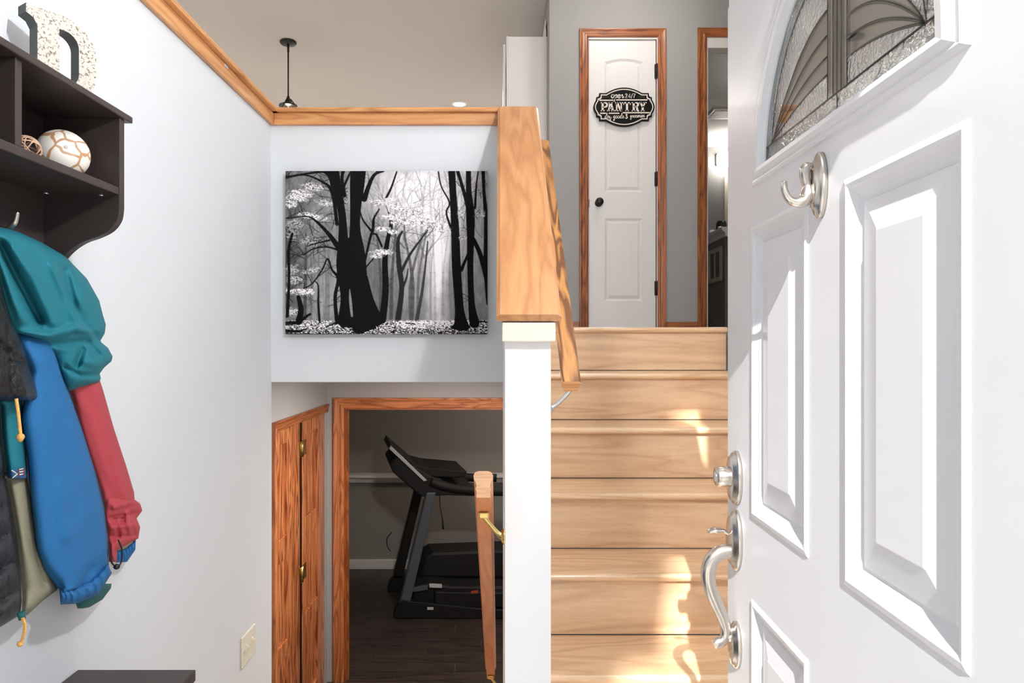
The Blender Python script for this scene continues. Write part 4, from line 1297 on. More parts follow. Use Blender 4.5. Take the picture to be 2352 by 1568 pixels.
def curve(pts):
    v = smooth_path([Vector(p) for p in pts], 5)
    return [(p.x, p.y, max(p.z, .8)) for p in v]


def branchy(x, y, ang, ln, w, val, alpha, depth):
    pts = [(x, y, w)]
    n = 5
    for k in range(n):
        ang += rng.normal(0, .16)
        x += math.cos(ang) * ln / n; y -= math.sin(ang) * ln / n
        pts.append((x, y, w * (1 - .75 * (k + 1) / n)))
    stroke(pts, val, alpha)
    if depth > 0:
        for k in range(rng.integers(2, 4)):
            q = pts[rng.integers(1, n)]
            branchy(q[0], q[1], ang + rng.choice([-1, 1]) * rng.uniform(.4, .9), ln * .65, max(q[2] * .6, 1.2), val, alpha, depth - 1)


# pale distant trees
for k in range(46):
    x = rng.uniform(480, 1820); top = rng.uniform(140, 620)
    w = rng.uniform(5, 15); v = .48 if 1300 < x < 1580 else .40
    stroke(curve([(x, 1335, w), (x + rng.normal(0, 14), 950, w * .8), (x + rng.normal(0, 45), top, w * .35)]), v, rng.uniform(.2, .5), 6)
for k in range(34):
    branchy(rng.uniform(880, 1600), rng.uniform(250, 620), math.pi / 2 + rng.normal(0, .5), rng.uniform(150, 300), rng.uniform(3, 6), .48, .45, 2)
for x0, x1, w, v in ((1230, 1330, 14, .30), (1290, 1355, 12, .36), (1240, 1180, 16, .28), (985, 960, 13, .27), (1075, 1110, 15, .26), (430, 420, 10, .38), (545, 535, 9, .42), (380, 390, 14, .24)):
    stroke(curve([(x0, 1335, w), (x0 + 6, 1000, w * .85), (x1, 640, w * .5)]), v, .75, 4)
    for k in range(3):
        branchy(x1 + rng.normal(0, 12), 700 + rng.uniform(-60, 150), math.pi / 2 + rng.normal(0, .6), 260, w * .45, v + .04, .7, 2)
# understory scribble on the left
for k in range(60):
    branchy(rng.uniform(225, 640), rng.uniform(200, 1250), rng.uniform(0, math.pi), rng.uniform(90, 220), rng.uniform(2, 5), .10, .6, 1)
for k in range(16):
    branchy(rng.uniform(1560, 1850), rng.uniform(160, 700), math.pi / 2 + rng.normal(0, .6), rng.uniform(120, 240), rng.uniform(2, 4), .16, .6, 1)


def leaves(cx, cy, rx, ry, dens=.5, val=.95, tilt=0.0):
    """speckled pale foliage in a flat lens"""
    global img
    g = blob(cx, cy, rx, ry) if not tilt else np.exp(-(((xx - cx) / rx) ** 2 + ((yy - cy - tilt * (xx - cx)) / ry) ** 2))
    nz = .40 * vnoise(6, 5, rng.integers(1e6)) + .25 * vnoise(14, 8, rng.integers(1e6)) + .35 * vnoise(42, 20, rng.integers(1e6))
    a = np.clip((g * 1.15 + nz - (1.20 - dens * .42)) * 3.2, 0, 1) * .95
    v = val * (.62 + .5 * vnoise(8, 6, rng.integers(1e6))) - .4 * np.clip((vnoise(10, 6, rng.integers(1e6)) - .62) * 6, 0, 1)
    v = np.clip(v, .05, 1)
    img = img * (1 - a) + v * a


for a in ((330, 330, 120, 55, .55), (450, 260, 100, 45, .5, .85, .1), (270, 400, 60, 40, .5), (540, 390, 100, 30, .45, .8, .1), (440, 500, 150, 32, .55, .92, .2), (300, 560, 90, 60, .3, .7),
          (280, 640, 70, 90, .25, .6), (430, 700, 120, 60, .2, .65), (280, 930, 70, 60, .35, .7), (300, 1010, 100, 40, .4, .8), (330, 1105, 140, 32, .6), (450, 930, 110, 30, .35, .75, -.2),
          (290, 1270, 90, 45, .45, .8), (610, 250, 60, 110, .2, .6), (700, 330, 40, 120, .25, .6)):
    leaves(*a)

# dark trunks
BK = .045
T = [
    [(700, 1340, 56), (705, 1150, 36), (690, 900, 55), (690, 700, 40), (680, 480, 30), (640, 300, 40), (610, 133, 46)],
    [(830, 1390, 110), (820, 1250, 74), (800, 1000, 82), (795, 800, 70), (785, 600, 42), (790, 420, 44), (800, 280, 56), (810, 133, 62)],
    [(740, 1040, 40), (745, 960, 80), (745, 800, 92), (738, 700, 30)],
    [(960, 1335, 50), (900, 1180, 38), (850, 1000, 40)],
    [(1640, 1392, 66), (1625, 1250, 36), (1600, 900, 36), (1590, 600, 32), (1575, 350, 28), (1562, 133, 28)],
    [(1745, 1360, 42), (1722, 1200, 26), (1712, 900, 24), (1715, 640, 30), (1712, 480, 34), (1700, 300, 22), (1697, 133, 20)],
    [(1715, 520, 18), (1668, 330, 14), (1610, 133, 13)],
    [(1850, 1000, 26), (1790, 800, 18), (1735, 680, 16)],
    [(1852, 1200, 12), (1835, 900, 16), (1840, 560, 18), (1822, 300, 12), (1815, 133, 14)],
    [(1005, 1335, 30), (1030, 1100, 26), (1025, 860, 22), (1045, 700, 18), (1075, 560, 14), (1055, 470, 6)],
    [(1130, 1330, 24), (1160, 1080, 20), (1140, 900, 20), (1130, 700, 14), (1165, 620, 8)],
    [(1160, 940, 12), (1230, 800, 10), (1370, 610, 5)],
    [(1170, 1070, 10), (1200, 990, 7), (1210, 920, 4)],
    [(1280, 1335, 16), (1320, 1130, 12), (1350, 900, 8), (1370, 700, 5)],
    [(640, 1355, 16), (625, 1150, 14), (650, 1000, 13), (600, 930, 8), (565, 840, 6), (520, 930, 6), (440, 1040, 5), (370, 1080, 4)],
    [(500, 1350, 9), (490, 1200, 8), (490, 1060, 5), (460, 1020, 3)],
    [(660, 760, 24), (580, 650, 16), (480, 545, 9), (400, 500, 5), (230, 515, 4)],
    [(640, 560, 14), (600, 300, 12), (520, 220, 8), (380, 165, 6), (230, 190, 6)],
    [(650, 330, 26), (560, 150, 14), (430, 150, 8), (230, 180, 5)],
    [(700, 330, 16), (680, 200, 12), (690, 133, 14)],
    [(690, 270, 10), (740, 160, 8), (760, 133, 6)],
    [(860, 360, 22), (900, 240, 16), (945, 160, 12), (1015, 133, 8)],
    [(855, 900, 9), (905, 680, 10), (930, 600, 12), (935, 520, 9), (980, 440, 5)],
    [(920, 620, 9), (850, 530, 6), (830, 470, 4)],
    [(1030, 360, 9), (1075, 270, 8), (1120, 140, 6)],
    [(1000, 740, 8), (960, 650, 7), (930, 640, 6)],
    [(870, 910, 6), (940, 830, 5), (1000, 760, 4)],
    [(650, 770, 8), (560, 745, 6), (450, 760, 5), (370, 810, 4)],
    [(580, 690, 7), (480, 715, 5), (400, 740, 3)],
    [(280, 640, 10), (250, 780, 12), (255, 1000, 10), (240, 1300, 14)],
    [(330, 1350, 26), (350, 1250, 22), (330, 1150, 16)],
    [(1640, 930, 14), (1690, 810, 9), (1712, 760, 6)],
    [(1600, 700, 12), (1520, 480, 7), (1545, 390, 6), (1480, 260, 5), (1455, 140, 5)],
    [(1750, 430, 10), (1760, 250, 6), (1775, 140, 5)],
    [(350, 1340, 14), (400, 1300, 10), (425, 1285, 8)],
]
for q in T:
    stroke(curve(q), BK + (.10 if q[0][0] in (1130, 1160, 1170) else .18 if q[0][0] == 1280 else 0), .97, 4)
for q, nb in ((T[16], 6), (T[17], 6), (T[18], 6), (T[27], 4), (T[14], 5), (T[9], 3), (T[21], 5), (T[5], 4), (T[6], 4), (T[8], 4)):
    for k in range(nb):
        s_ = q[rng.integers(1, len(q))]
        branchy(s_[0], s_[1], rng.uniform(.2, 2.9), rng.uniform(80, 170), 3.0, .07, .85, 1)
for a in ((1000, 385, 110, 26, .6), (1090, 360, 80, 20, .5), (1130, 430, 120, 22, .6, .98, .25), (1100, 500, 130, 30, .6), (1290, 470, 70, 70, .55), (1340, 540, 130, 40, .62, 1.0, .1), (1480, 590, 80, 40, .5, .98, .25),
          (1180, 550, 140, 24, .6), (1010, 600, 80, 24, .45), (1090, 625, 60, 24, .45), (1000, 785, 100, 30, .6), (960, 820, 70, 22, .45), (1650, 670, 40, 24, .4, .8), (1640, 480, 40, 50, .3, .8), (1790, 480, 60, 50, .35, .75)):
    leaves(*a)
# forest floor
gl = np.clip((yy - 1330) / 14, 0, 1)
base = .62 + .35 * blob(1400, 1350, 300, 40) - .25 * np.clip((yy - 1380) / 60, 0, 1)
sp_ = (vnoise(10, 5, 71) + vnoise(6, 4, 72)) / 2
gv = np.clip(base + (sp_ - .52) * 2.4, .03, 1)
keep = (img < .09) & (yy < 1395)
img = np.where(keep, img, img * (1 - gl) + gv * gl)
for q in ([(225, 1360, 16), (300, 1355, 14), (330, 1350, 10)], [(225, 1420, 14), (330, 1425, 10), (390, 1405, 5)], [(560, 1385, 6), (640, 1350, 8), (700, 1345, 12)], [(1195, 1358, 5), (1270, 1366, 4)], [(225, 1445, 6), (700, 1447, 3)], [(1600, 1447, 5), (1850, 1445, 6)], [(1780, 1345, 8), (1850, 1350, 6)]):
    stroke(q, .04, .9, 4)
stroke(curve([(760, 1300, 9), (748, 1180, 11), (742, 1085, 3)]), .5, .9, 4)
stroke(curve([(820, 1385, 60), (900, 1385, 30), (950, 1395, 8)]), BK, .95, 4)
stroke(curve([(1560, 1392, 8), (1640, 1380, 40), (1700, 1390, 12)]), BK, .95, 4)
img = np.where(img > .12, .12 + (np.clip(img, .12, 1) - .12) * 1.16, img)
img = np.clip(img + rng.normal(0, .02, img.shape), 0.012, 1.0)
lin = np.where(img <= .04045, img / 12.92, ((img + .055) / 1.055) ** 2.4)

art = thing('forest_canvas', (-.44, YA, EYE + .04), 'black and white misty forest canvas print on the grey half wall', 'picture')
ax0, ax1, az0, az1 = (661 - CX) * YA / F, (1120 - CX) * YA / F, EYE + (CY - 767.5) * YA / F, EYE + (CY - 397) * YA / F
yfc = YA - .030
MB().box(ax0, ax1, yfc, YA - .001, az0, az1).build('canvas_body', M['sign_black'], art, bevel=.003)
me = bpy.data.meshes.new('forest_print')
gx, gz = np.meshgrid(np.linspace(ax0, ax1, GW), np.linspace(az1, az0, GH))
co = np.stack([gx, np.full_like(gx, yfc - .0006), gz], -1).reshape(-1, 3).astype(np.float32)
idx = np.arange(GW * GH).reshape(GH, GW)
quads = np.stack([idx[:-1, :-1], idx[1:, :-1], idx[1:, 1:], idx[:-1, 1:]], -1).reshape(-1, 4)
me.vertices.add(len(co)); me.vertices.foreach_set('co', co.ravel())
me.loops.add(quads.size); me.loops.foreach_set('vertex_index', quads.ravel().astype(np.int32))
me.polygons.add(len(quads)); me.polygons.foreach_set('loop_start', np.arange(0, quads.size, 4, dtype=np.int32))
me.polygons.foreach_set('loop_total', np.full(len(quads), 4, dtype=np.int32))
me.update(calc_edges=True)
ca = me.color_attributes.new('print', 'FLOAT_COLOR', 'POINT')
l_ = lin.reshape(-1)
ca.data.foreach_set('color', np.stack([l_, l_ * .965, l_ * .985, np.ones_like(l_)], -1).astype(np.float32).ravel())
m, nt, b = mat_new('printed_canvas')
at = nt.nodes.new('ShaderNodeVertexColor'); at.layer_name = 'print'
nt.links.new(at.outputs['Color'], b.inputs['Base Color'])
b.inputs['Roughness'].default_value = .8
b.inputs['Specular IOR Level'].default_value = .12
me.materials.append(m)
link('forest_print', me, art, label='printed forest photograph')

# ---------------------------------------------------------------- coat rack on the left wall
ck = thing('coat_rack', (XL, 1.0, EYE + .16), 'dark brown wall coat rack with open cubbies and hooks', 'coat rack')
CR0, CR1 = .58, 1.372
MB().box(XL + .001, XL + .013, CR0, CR1 - .017, EYE + .10, EYE + .44).build('back_panel', M['espresso'], ck)
MB().box(XL + .001, -.733, CR0 - .02, 1.392, EYE + .440, EYE + .4527).build('top_board', M['espresso'], ck, bevel=.002)
MB().box(XL + .013, -.741, CR0 + .017, CR1 - .017, EYE + .290, EYE + .305).build('shelf_board', M['espresso'], ck, bevel=.0015)
MB().box(XL + .013, -.742, 1.067, 1.082, EYE + .305, EYE + .440).build('divider', M['espresso'], ck, bevel=.001)
sp_pts = [(XL + .001, EYE + .44), (-.739, EYE + .44), (-.739, EYE + .265)]
cv = smooth_path([(-.739, EYE + .265, 0), (-.743, EYE + .242, 0), (-.758, EYE + .222, 0), (-.782, EYE + .209, 0), (-.812, EYE + .198, 0), (-.838, EYE + .180, 0), (-.858, EYE + .155, 0), (-.868, EYE + .12, 0), (-.87, EYE + .10, 0)], 5)
sp_pts += [(p.x, p.y) for p in cv[1:]] + [(XL + .001, EYE + .10)]
for y0 in (CR0, CR1 - .017):
    MB().prism(sp_pts, lambda p, a: (p[0], a, p[1]), y0, y0 + .017).build('side_panel', M['espresso'], ck, bevel=.0015)
for px_, X_ in ((105, -.872), (232, -.776)):
    q = PX(px_, 440, X_)
    MB().lathe([(.0065, 0), (.0065, -.0015), (.004, -.003), (.001, -.003)], (X_, q.y - .0, EYE + .290), (0, 0, 1), 16).build('screw_cap', M['steel'], ck)
for yk in (.70, .88, 1.06, 1.22):
    q = [(XL + .013, yk, EYE + .205), (XL + .035, yk, EYE + .200), (XL + .050, yk, EYE + .212), (XL + .055, yk, EYE + .232)]
    hkp = smooth_path(q, 5)
    hh = MB().tube(hkp, interp([.006, .005, .005, .004], len(hkp)), 8)
    hh.build('hook', M['nickel'], ck)

# big letter D standing on the rack
e1 = Vector((.542, .84, 0)); nn_ = Vector((.84, -.542, 0))
D0 = Vector((-.84, 1.235, EYE + .4527))


def arcpts(cx, cz, rx, rz, a0, a1, n):
    return [(cx + rx * math.cos(a0 + (a1 - a0) * k / n), cz + rz * math.sin(a0 + (a1 - a0) * k / n)) for k in range(n + 1)]


H_ = .153
outl = [(0, H_)] + arcpts(.062, H_ - .06, .059, .06, math.pi / 2, 0, 9) + arcpts(.062, .06, .059, .06, 0, -math.pi / 2, 9) + [(0, 0), (0, .016), (.012, .022), (.0185, .034), (.0185, H_ - .034), (.012, H_ - .022), (0, H_ - .016)]
inn = [(.055, H_ - .026)] + arcpts(.064, H_ - .053, .0255, .027, math.pi / 2, 0, 7) + arcpts(.064, .053, .0255, .027, 0, -math.pi / 2, 7) + [(.055, .026)]


def ring_fill(outer, inner, fr, m_face, m_side, th, par):
    bm = bmesh.new()
    vo = [bm.verts.new(fr(p, 0)) for p in outer]; vi = [bm.verts.new(fr(p, 0)) for p in inner]
    eo = [bm.edges.new((vo[i], vo[(i + 1) % len(vo)])) for i in range(len(vo))]
    ei = [bm.edges.new((vi[i], vi[(i + 1) % len(vi)])) for i in range(len(vi))]
    bmesh.ops.triangle_fill(bm, use_beauty=True, edges=eo + ei)
    me = bpy.data.meshes.new('letter_face'); bm.to_mesh(me); bm.free(); me.materials.append(m_face)
    link('letter_face', me, par)
    mb = MB()
    for q in (outer, inner):
        n = len(q)
        mb.add([fr(p, 0) for p in q] + [fr(p, th) for p in q], [(i, (i + 1) % n, n + (i + 1) % n, n + i) for i in range(n)])
    mb.build('letter_side', m_side, par)


m, nt, b = mat_new('hammered_white')
tc = nt.nodes.new('ShaderNodeTexCoord'); vo_ = nt.nodes.new('ShaderNodeTexNoise'); vo_.inputs['Scale'].default_value = 210; vo_.inputs['Detail'].default_value = 2; vo_.inputs['Distortion'].default_value = .6
nt.links.new(tc.outputs['Object'], vo_.inputs['Vector'])
rp = nt.nodes.new('ShaderNodeValToRGB')
rp.color_ramp.elements[0].position = .53; rp.color_ramp.elements[0].color = rgb(206, 199, 188)
rp.color_ramp.elements[1].position = .64; rp.color_ramp.elements[1].color = rgb(126, 104, 78)
nt.links.new(vo_.outputs['Fac'], rp.inputs['Fac']); nt.links.new(rp.outputs['Color'], b.inputs['Base Color'])
b.inputs['Roughness'].default_value = .55
M['speckle'] = m
M['letter_side'] = plain('letter_side_grey', rgb(92, 98, 96), .5)
ld = thing('letter_d', D0, 'big white speckled letter D with dark sides on the coat rack', 'letter')
ring_fill(outl, inn, lambda p, h: D0 + e1 * p[0] + Vector((0, 0, p[1])) - nn_ * h, M['speckle'], M['letter_side'], .030, ld)
n = len(outl)
# plain white slab for an unidentified white shape above the rack
q0, q1 = PX(26, 0, -.86), PX(-4, 70, -.86)
MB().prism([(q1.y, EYE + .4527), (q1.y + .012, EYE + .4527 + .03), (q0.y, q0.z), (q0.y + .06, q0.z + .15), (q0.y - .16, q0.z + .15), (q1.y - .2, EYE + .4527)],
           lambda p, a: (a, p[0], p[1]), -.885, -.862).build('white_slab', M['white'], None, label='plain white slab left of the letter D', cat='board')

# gourd and wicker ball in the right cubby
m, nt, b = mat_new('veined_gourd')
N = nt.nodes.new; L = nt.links.new
tc = N('ShaderNodeTexCoord'); nz = N('ShaderNodeTexNoise'); nz.inputs['Scale'].default_value = 22; nz.inputs['Detail'].default_value = 2
mxv = N('ShaderNodeMixRGB'); mxv.inputs[0].default_value = .03
L(tc.outputs['Object'], nz.inputs['Vector']); L(tc.outputs['Object'], mxv.inputs[1]); L(nz.outputs['Color'], mxv.inputs[2])
vv = N('ShaderNodeTexVoronoi'); vv.feature = 'DISTANCE_TO_EDGE'; vv.inputs['Scale'].default_value = 26
L(mxv.outputs[0], vv.inputs['Vector'])
rp = N('ShaderNodeValToRGB')
rp.color_ramp.elements[0].position = .04; rp.color_ramp.elements[0].color = rgb(186, 142, 104)
rp.color_ramp.elements[1].position = .07; rp.color_ramp.elements[1].color = rgb(240, 233, 222)
L(vv.outputs['Distance'], rp.inputs['Fac']); L(rp.outputs['Color'], b.inputs['Base Color'])
b.inputs['Roughness'].default_value = .45
M['gourd'] = m
gc = Vector((-.800, 1.276, EYE + .305 + .043))
gd = thing('veined_gourd', (gc.x, gc.y, EYE + .305), 'cream ball gourd with tan veins in the right cubby of the rack', 'ornament')
gax = Vector((.62, -.74, .18)).normalized()
mb = MB()
prf = []
for k in range(17):
    a_ = math.pi * k / 16
    prf.append((max(.0445 * math.sin(a_), .0006), -.036 * math.cos(a_) + (-.004 * math.exp(-(math.sin(a_) / .25) ** 2) if k > 8 else 0)))
mb.lathe(prf, gc, gax, 36)
mb.build('gourd_body', M['gourd'], gd)
mb = MB().tube([gc + gax * .030, gc + gax * .034], [.004, .003], 8)
mb.build('stem', plain('stem_grey', rgb(190, 186, 178), .6), gd)
wc = Vector((-.800, 1.176, EYE + .305 + .0235))
M['wicker'] = plain('wicker', rgb(206, 168, 140), .6, var=.2, vscale=60)
wk = thing('wicker_ball', (wc.x, wc.y, EYE + .305), 'small tan wicker ball beside the veined gourd', 'ornament')
rg2 = random.Random(3)
for k in range(16):
    ax_ = Vector((rg2.gauss(0, 1), rg2.gauss(0, 1), rg2.gauss(0, 1))).normalized()
    a_ = ax_.orthogonal().normalized(); b_ = ax_.cross(a_)
    off = rg2.uniform(-.012, .012); rr = math.sqrt(max(.0225 ** 2 - off ** 2, 1e-6))
    pts = [wc + ax_ * off + (a_ * math.cos(t_) + b_ * math.sin(t_)) * rr for t_ in [2 * math.pi * i / 20 for i in range(21)]]
    MB().tube(pts, .0011, 5, cap=False).build('wicker_strand', M['wicker'], wk)

# ---------------------------------------------------------------- coats
def cloth(name, col, rough=.75, bump=.25, bscale=40, sheen=.0, weave=900):
    m, nt, b = mat_new(name)
    N = nt.nodes.new; L = nt.links.new
    b.inputs['Base Color'].default_value = col; b.inputs['Roughness'].default_value = rough
    b.inputs['Sheen Weight'].default_value = sheen
    tc = N('ShaderNodeTexCoord')
    n1 = N('ShaderNodeTexNoise'); n1.inputs['Scale'].default_value = bscale; n1.inputs['Detail'].default_value = 3; n1.inputs['Distortion'].default_value = .8
    n2 = N('ShaderNodeTexNoise'); n2.inputs['Scale'].default_value = weave; n2.inputs['Detail'].default_value = 2
    L(tc.outputs['Object'], n1.inputs['Vector']); L(tc.outputs['Object'], n2.inputs['Vector'])
    ad = N('ShaderNodeMath'); ad.operation = 'MULTIPLY_ADD'; ad.inputs[1].default_value = .12
    L(n2.outputs['Fac'], ad.inputs[0]); L(n1.outputs['Fac'], ad.inputs[2])
    bp = N('ShaderNodeBump'); bp.inputs['Strength'].default_value = bump; bp.inputs['Distance'].default_value = .006
    L(ad.outputs[0], bp.inputs['Height']); L(bp.outputs['Normal'], b.inputs['Normal'])
    rp = N('ShaderNodeValToRGB'); rp.color_ramp.elements[0].color = tuple(c * .86 for c in col[:3]) + (1,); rp.color_ramp.elements[1].color = tuple(min(1, c * 1.12) for c in col[:3]) + (1,)
    n3 = N('ShaderNodeTexNoise'); n3.inputs['Scale'].default_value = 350; L(tc.outputs['Object'], n3.inputs['Vector'])
    L(n3.outputs['Fac'], rp.inputs['Fac']); L(rp.outputs['Color'], b.inputs['Base Color'])
    return m


M['teal'] = cloth('teal_shell', rgb(12, 112, 128), .75)
M['teal_d'] = cloth('dark_teal', rgb(24, 92, 92), .7)
M['blue'] = cloth('blue_shell', rgb(26, 104, 162), .75, bump=.12)
M['red'] = cloth('red_shell', rgb(180, 66, 76), .8)
M['olive'] = cloth('olive_fleece', rgb(142, 138, 116), .9, bump=.15)
M['puffer'] = cloth('black_nylon', rgb(26, 28, 34), .36, bump=.7, bscale=34, sheen=.0)
M['gloss'] = cloth('black_gloss', rgb(10, 10, 11), .3, bump=1.0, bscale=60, sheen=.0)
M['orange_cord'] = plain('orange_cord', rgb(238, 176, 96), .6, var=.2, vscale=300)
M['tape'] = plain('woven_tape_blue', rgb(40, 92, 140), .7)
M['tape_w'] = plain('woven_tape_cream', rgb(230, 222, 205), .7)
M['tape_r'] = plain('woven_tape_red', rgb(170, 50, 60), .7)


def drape(name, left, right, mat, parent, s=.93, thick=.05, folds=(), rx=.5, ny=46, nx=26, open_top=False, open_bot=False, quilts=None, gather=0.0, tilt=0.0, band=False, hem=0.0):
    """bulky hanging fabric: silhouettes left(y), right(y) in picture units, depth relative to the wall, folds raised or sunk"""
    ly = [p[1] for p in left]; lx = [p[0] for p in left]
    ry = [p[1] for p in right]; rxs = [p[0] for p in right]
    y0, y1 = max(min(ly), min(ry)), min(max(ly), max(ry))
    ly_, lx_ = zip(*sorted(zip(ly, lx))); ry_, rx_ = zip(*sorted(zip(ry, rxs)))
    vs = []
    rows = np.linspace(y0, y1, ny)
    front, back = [], []
    for r, yv in enumerate(rows):
        v = r / (ny - 1)
        if band:                                       # left / right are the two long edges of a band
            q0 = [float(np.interp(v, np.linspace(0, 1, len(left)), [p[k] for p in left])) for k in (0, 1)]
            q1 = [float(np.interp(v, np.linspace(0, 1, len(right)), [p[k] for p in right])) for k in (0, 1)]
        else:
            q0 = (float(np.interp(yv, ly_, lx_)), yv); q1 = (float(np.interp(yv, ry_, rx_)), yv)
        ev = 1.0
        if not open_top: ev *= math.sqrt(max(1 - max(0, 1 - v / .12) ** 2, 0))
        if not open_bot: ev *= math.sqrt(max(1 - max(0, 1 - (1 - v) / .08) ** 2, 0))
        fr_, bk_ = [], []
        for c_ in range(nx):
            u = c_ / (nx - 1)
            x = q0[0] + (q1[0] - q0[0]) * u; yv = q0[1] + (q1[1] - q0[1]) * u - hem * v ** 8 * u
            zw = 1440.0 / (1148.0 - x)                   # distance to the wall along this line of sight
            prof_ = math.sqrt(max(1 - abs(2 * u - 1) ** 2.4, 0))
            h = thick * prof_ * ev
            fd = 0.0
            for f in folds:
                pts, amp, w = f[0], f[1], f[2]
                best = 1e9
                for (p0, p1) in zip(pts[:-1], pts[1:]):
                    dx_, dy_ = p1[0] - p0[0], p1[1] - p0[1]
                    t_ = max(0, min(1, ((x - p0[0]) * dx_ + (yv - p0[1]) * dy_) / (dx_ * dx_ + dy_ * dy_)))
                    best = min(best, math.hypot(x - p0[0] - t_ * dx_, yv - p0[1] - t_ * dy_))
                fd += amp * math.exp(-(best / w) ** 2)
            if quilts:
                fd += .032 * abs(math.sin(math.pi * (yv + quilts[1] * (x - 20)) / quilts[0])) ** .45 - .024
            if gather:
                fd += gather * math.sin((v if band else u) * math.pi * 15 + .8 * math.sin(9 * u))
            d_ = zw * (s - tilt * v) - h - fd * prof_
            fr_.append(P(x, yv, d_)); bk_.append(P(x, yv, min(zw * (s - tilt * v) + h * .35, zw - .004)))
        front.append(fr_); back.append(bk_)
    mb = MB()
    allv = [p for row in front for p in row] + [p for row in back for p in row]
    o = ny * nx
    fs = []
    for r in range(ny - 1):
        for c_ in range(nx - 1):
            i = r * nx + c_
            fs.append((i, i + 1, i + nx + 1, i + nx)); fs.append((o + i, o + i + nx, o + i + nx + 1, o + i + 1))
        i = r * nx
        fs.append((i, i + nx, o + i + nx, o + i)); i += nx - 1
        fs.append((i, o + i, o + i + nx, i + nx))
    for c_ in range(nx - 1):
        fs.append((c_, o + c_, o + c_ + 1, c_ + 1)); i = (ny - 1) * nx + c_
        fs.append((i, i + 1, o + i + 1, o + i))
    mb.add(allv, fs, True)
    return mb.build(name, mat, parent)


# red sleeve and teal shoulder: one anorak
an_ = thing('anorak', PX(150, 560, -.85), 'teal and red anorak hanging from the rack with a gathered red cuff', 'jacket', 'coats on the rack')
drape('red_sleeve', [(150, 850), (165, 905), (195, 1010), (235, 1130), (246, 1190)], [(222, 850), (238, 900), (262, 985), (290, 1070), (308, 1130), (312, 1190)], M['red'], an_, .965, .045,
      [([(215, 880), (250, 1010), (290, 1140)], .012, 12), ([(190, 960), (230, 1090), (262, 1150)], -.010, 14)], open_bot=True)
drape('red_cuff', [(246, 1140), (240, 1180), (248, 1230), (250, 1290)], [(300, 1140), (322, 1156), (327, 1172), (314, 1190), (322, 1210), (318, 1236), (300, 1246), (270, 1262), (268, 1290)], M['red'], an_, .955, .042,
      [([(262, 1165), (315, 1150)], .014, 7), ([(255, 1190), (318, 1178)], -.016, 6), ([(255, 1212), (322, 1205)], .014, 8), ([(258, 1232), (310, 1228)], -.012, 6), ([(250, 1270), (285, 1225)], .012, 7), ([(300, 1140), (280, 1200)], -.010, 5), ([(290, 1180), (300, 1225)], .014, 6), ([(265, 1195), (275, 1235)], -.010, 5), ([(305, 1195), (318, 1230)], .010, 5), ([(255, 1245), (262, 1285)], .010, 4)], ny=70, nx=40)
drape('inner_cuff', [(262, 1244), (285, 1240), (310, 1230)], [(264, 1268), (288, 1262), (306, 1246)], M['olive'], an_, .965, .030, band=True, ny=20, nx=10)
drape('elastic_cuff', [(264, 1262), (288, 1258), (312, 1238)], [(266, 1292), (292, 1290), (311, 1262)], M['blue'], an_, .968, .030, gather=.003, band=True, ny=40, nx=12)
MB().tube(smooth_path([PX(272, 1240, -.80), PX(280, 1262, -.80), PX(279, 1288, -.80), PX(270, 1301, -.80), PX(258, 1294, -.80), PX(254, 1280, -.80)], 5), .0016, 6).build('drawcord', M['black'], an_)
MB().lathe([(.001, -.005), (.005, -.004), (.006, 0), (.005, .004), (.001, .005)], PX(268, 1301, -.79), (1, -.6, .2), 12).build('toggle', M['black'], an_)
drape('teal_hood', [(-30, 520), (-30, 640), (-20, 700), (30, 762), (60, 772), (118, 810), (142, 870), (158, 898)],
      [(-4, 520), (40, 531), (95, 556), (150, 588), (200, 640), (228, 690), (236, 722), (243, 745), (241, 765), (230, 785), (248, 800), (259, 822), (256, 834), (240, 850), (229, 868), (232, 884), (226, 898)], M['teal'], an_, .945, .075,
      [([(0, 560), (40, 640), (90, 735)], -.034, 11), ([(-5, 580), (22, 660), (45, 730)], .020, 11), ([(30, 570), (80, 640), (125, 740)], .022, 15),
       ([(150, 620), (165, 690), (192, 742)], -.030, 10), ([(120, 610), (150, 680), (180, 745)], .016, 9), ([(200, 650), (180, 720), (190, 745)], .014, 12),
       ([(30, 765), (110, 772), (170, 755), (210, 760)], .028, 9), ([(60, 782), (130, 790), (200, 784)], -.020, 8), ([(150, 842), (185, 860), (232, 862)], -.018, 5), ([(190, 800), (176, 838)], -.024, 8),
       ([(205, 752), (225, 775)], -.026, 6), ([(208, 790), (228, 815)], -.022, 7), ([(195, 830), (235, 842)], .014, 9)], ny=90, nx=56, hem=20)
# colour-block jacket: teal and olive body with blue sleeve
cb = thing('color_block_jacket', PX(120, 1380, -.85), 'blue-sleeved jacket with teal and olive body and orange zip pull', 'jacket', 'coats on the rack')
drape('rear_cuff', [(150, 1340), (172, 1380), (178, 1397)], [(250, 1290), (259, 1312), (255, 1350), (236, 1376), (206, 1394), (190, 1397)], M['teal_d'], cb, .955, .04)
drape('olive_body', [(-20, 1085), (14, 1098), (24, 1150), (38, 1230), (46, 1300), (52, 1350), (50, 1412), (62, 1413)], [(60, 1085), (72, 1150), (85, 1250), (130, 1340), (135, 1352), (100, 1378), (62, 1413)], M['olive'], cb, .95, .045,
      [([(62, 1110), (72, 1250), (100, 1340)], -.014, 9)])
drape('teal_body', [(-20, 905), (0, 930), (5, 1010), (14, 1085)], [(50, 905), (56, 990), (64, 1085)], M['teal'], cb, .945, .045, open_bot=True)
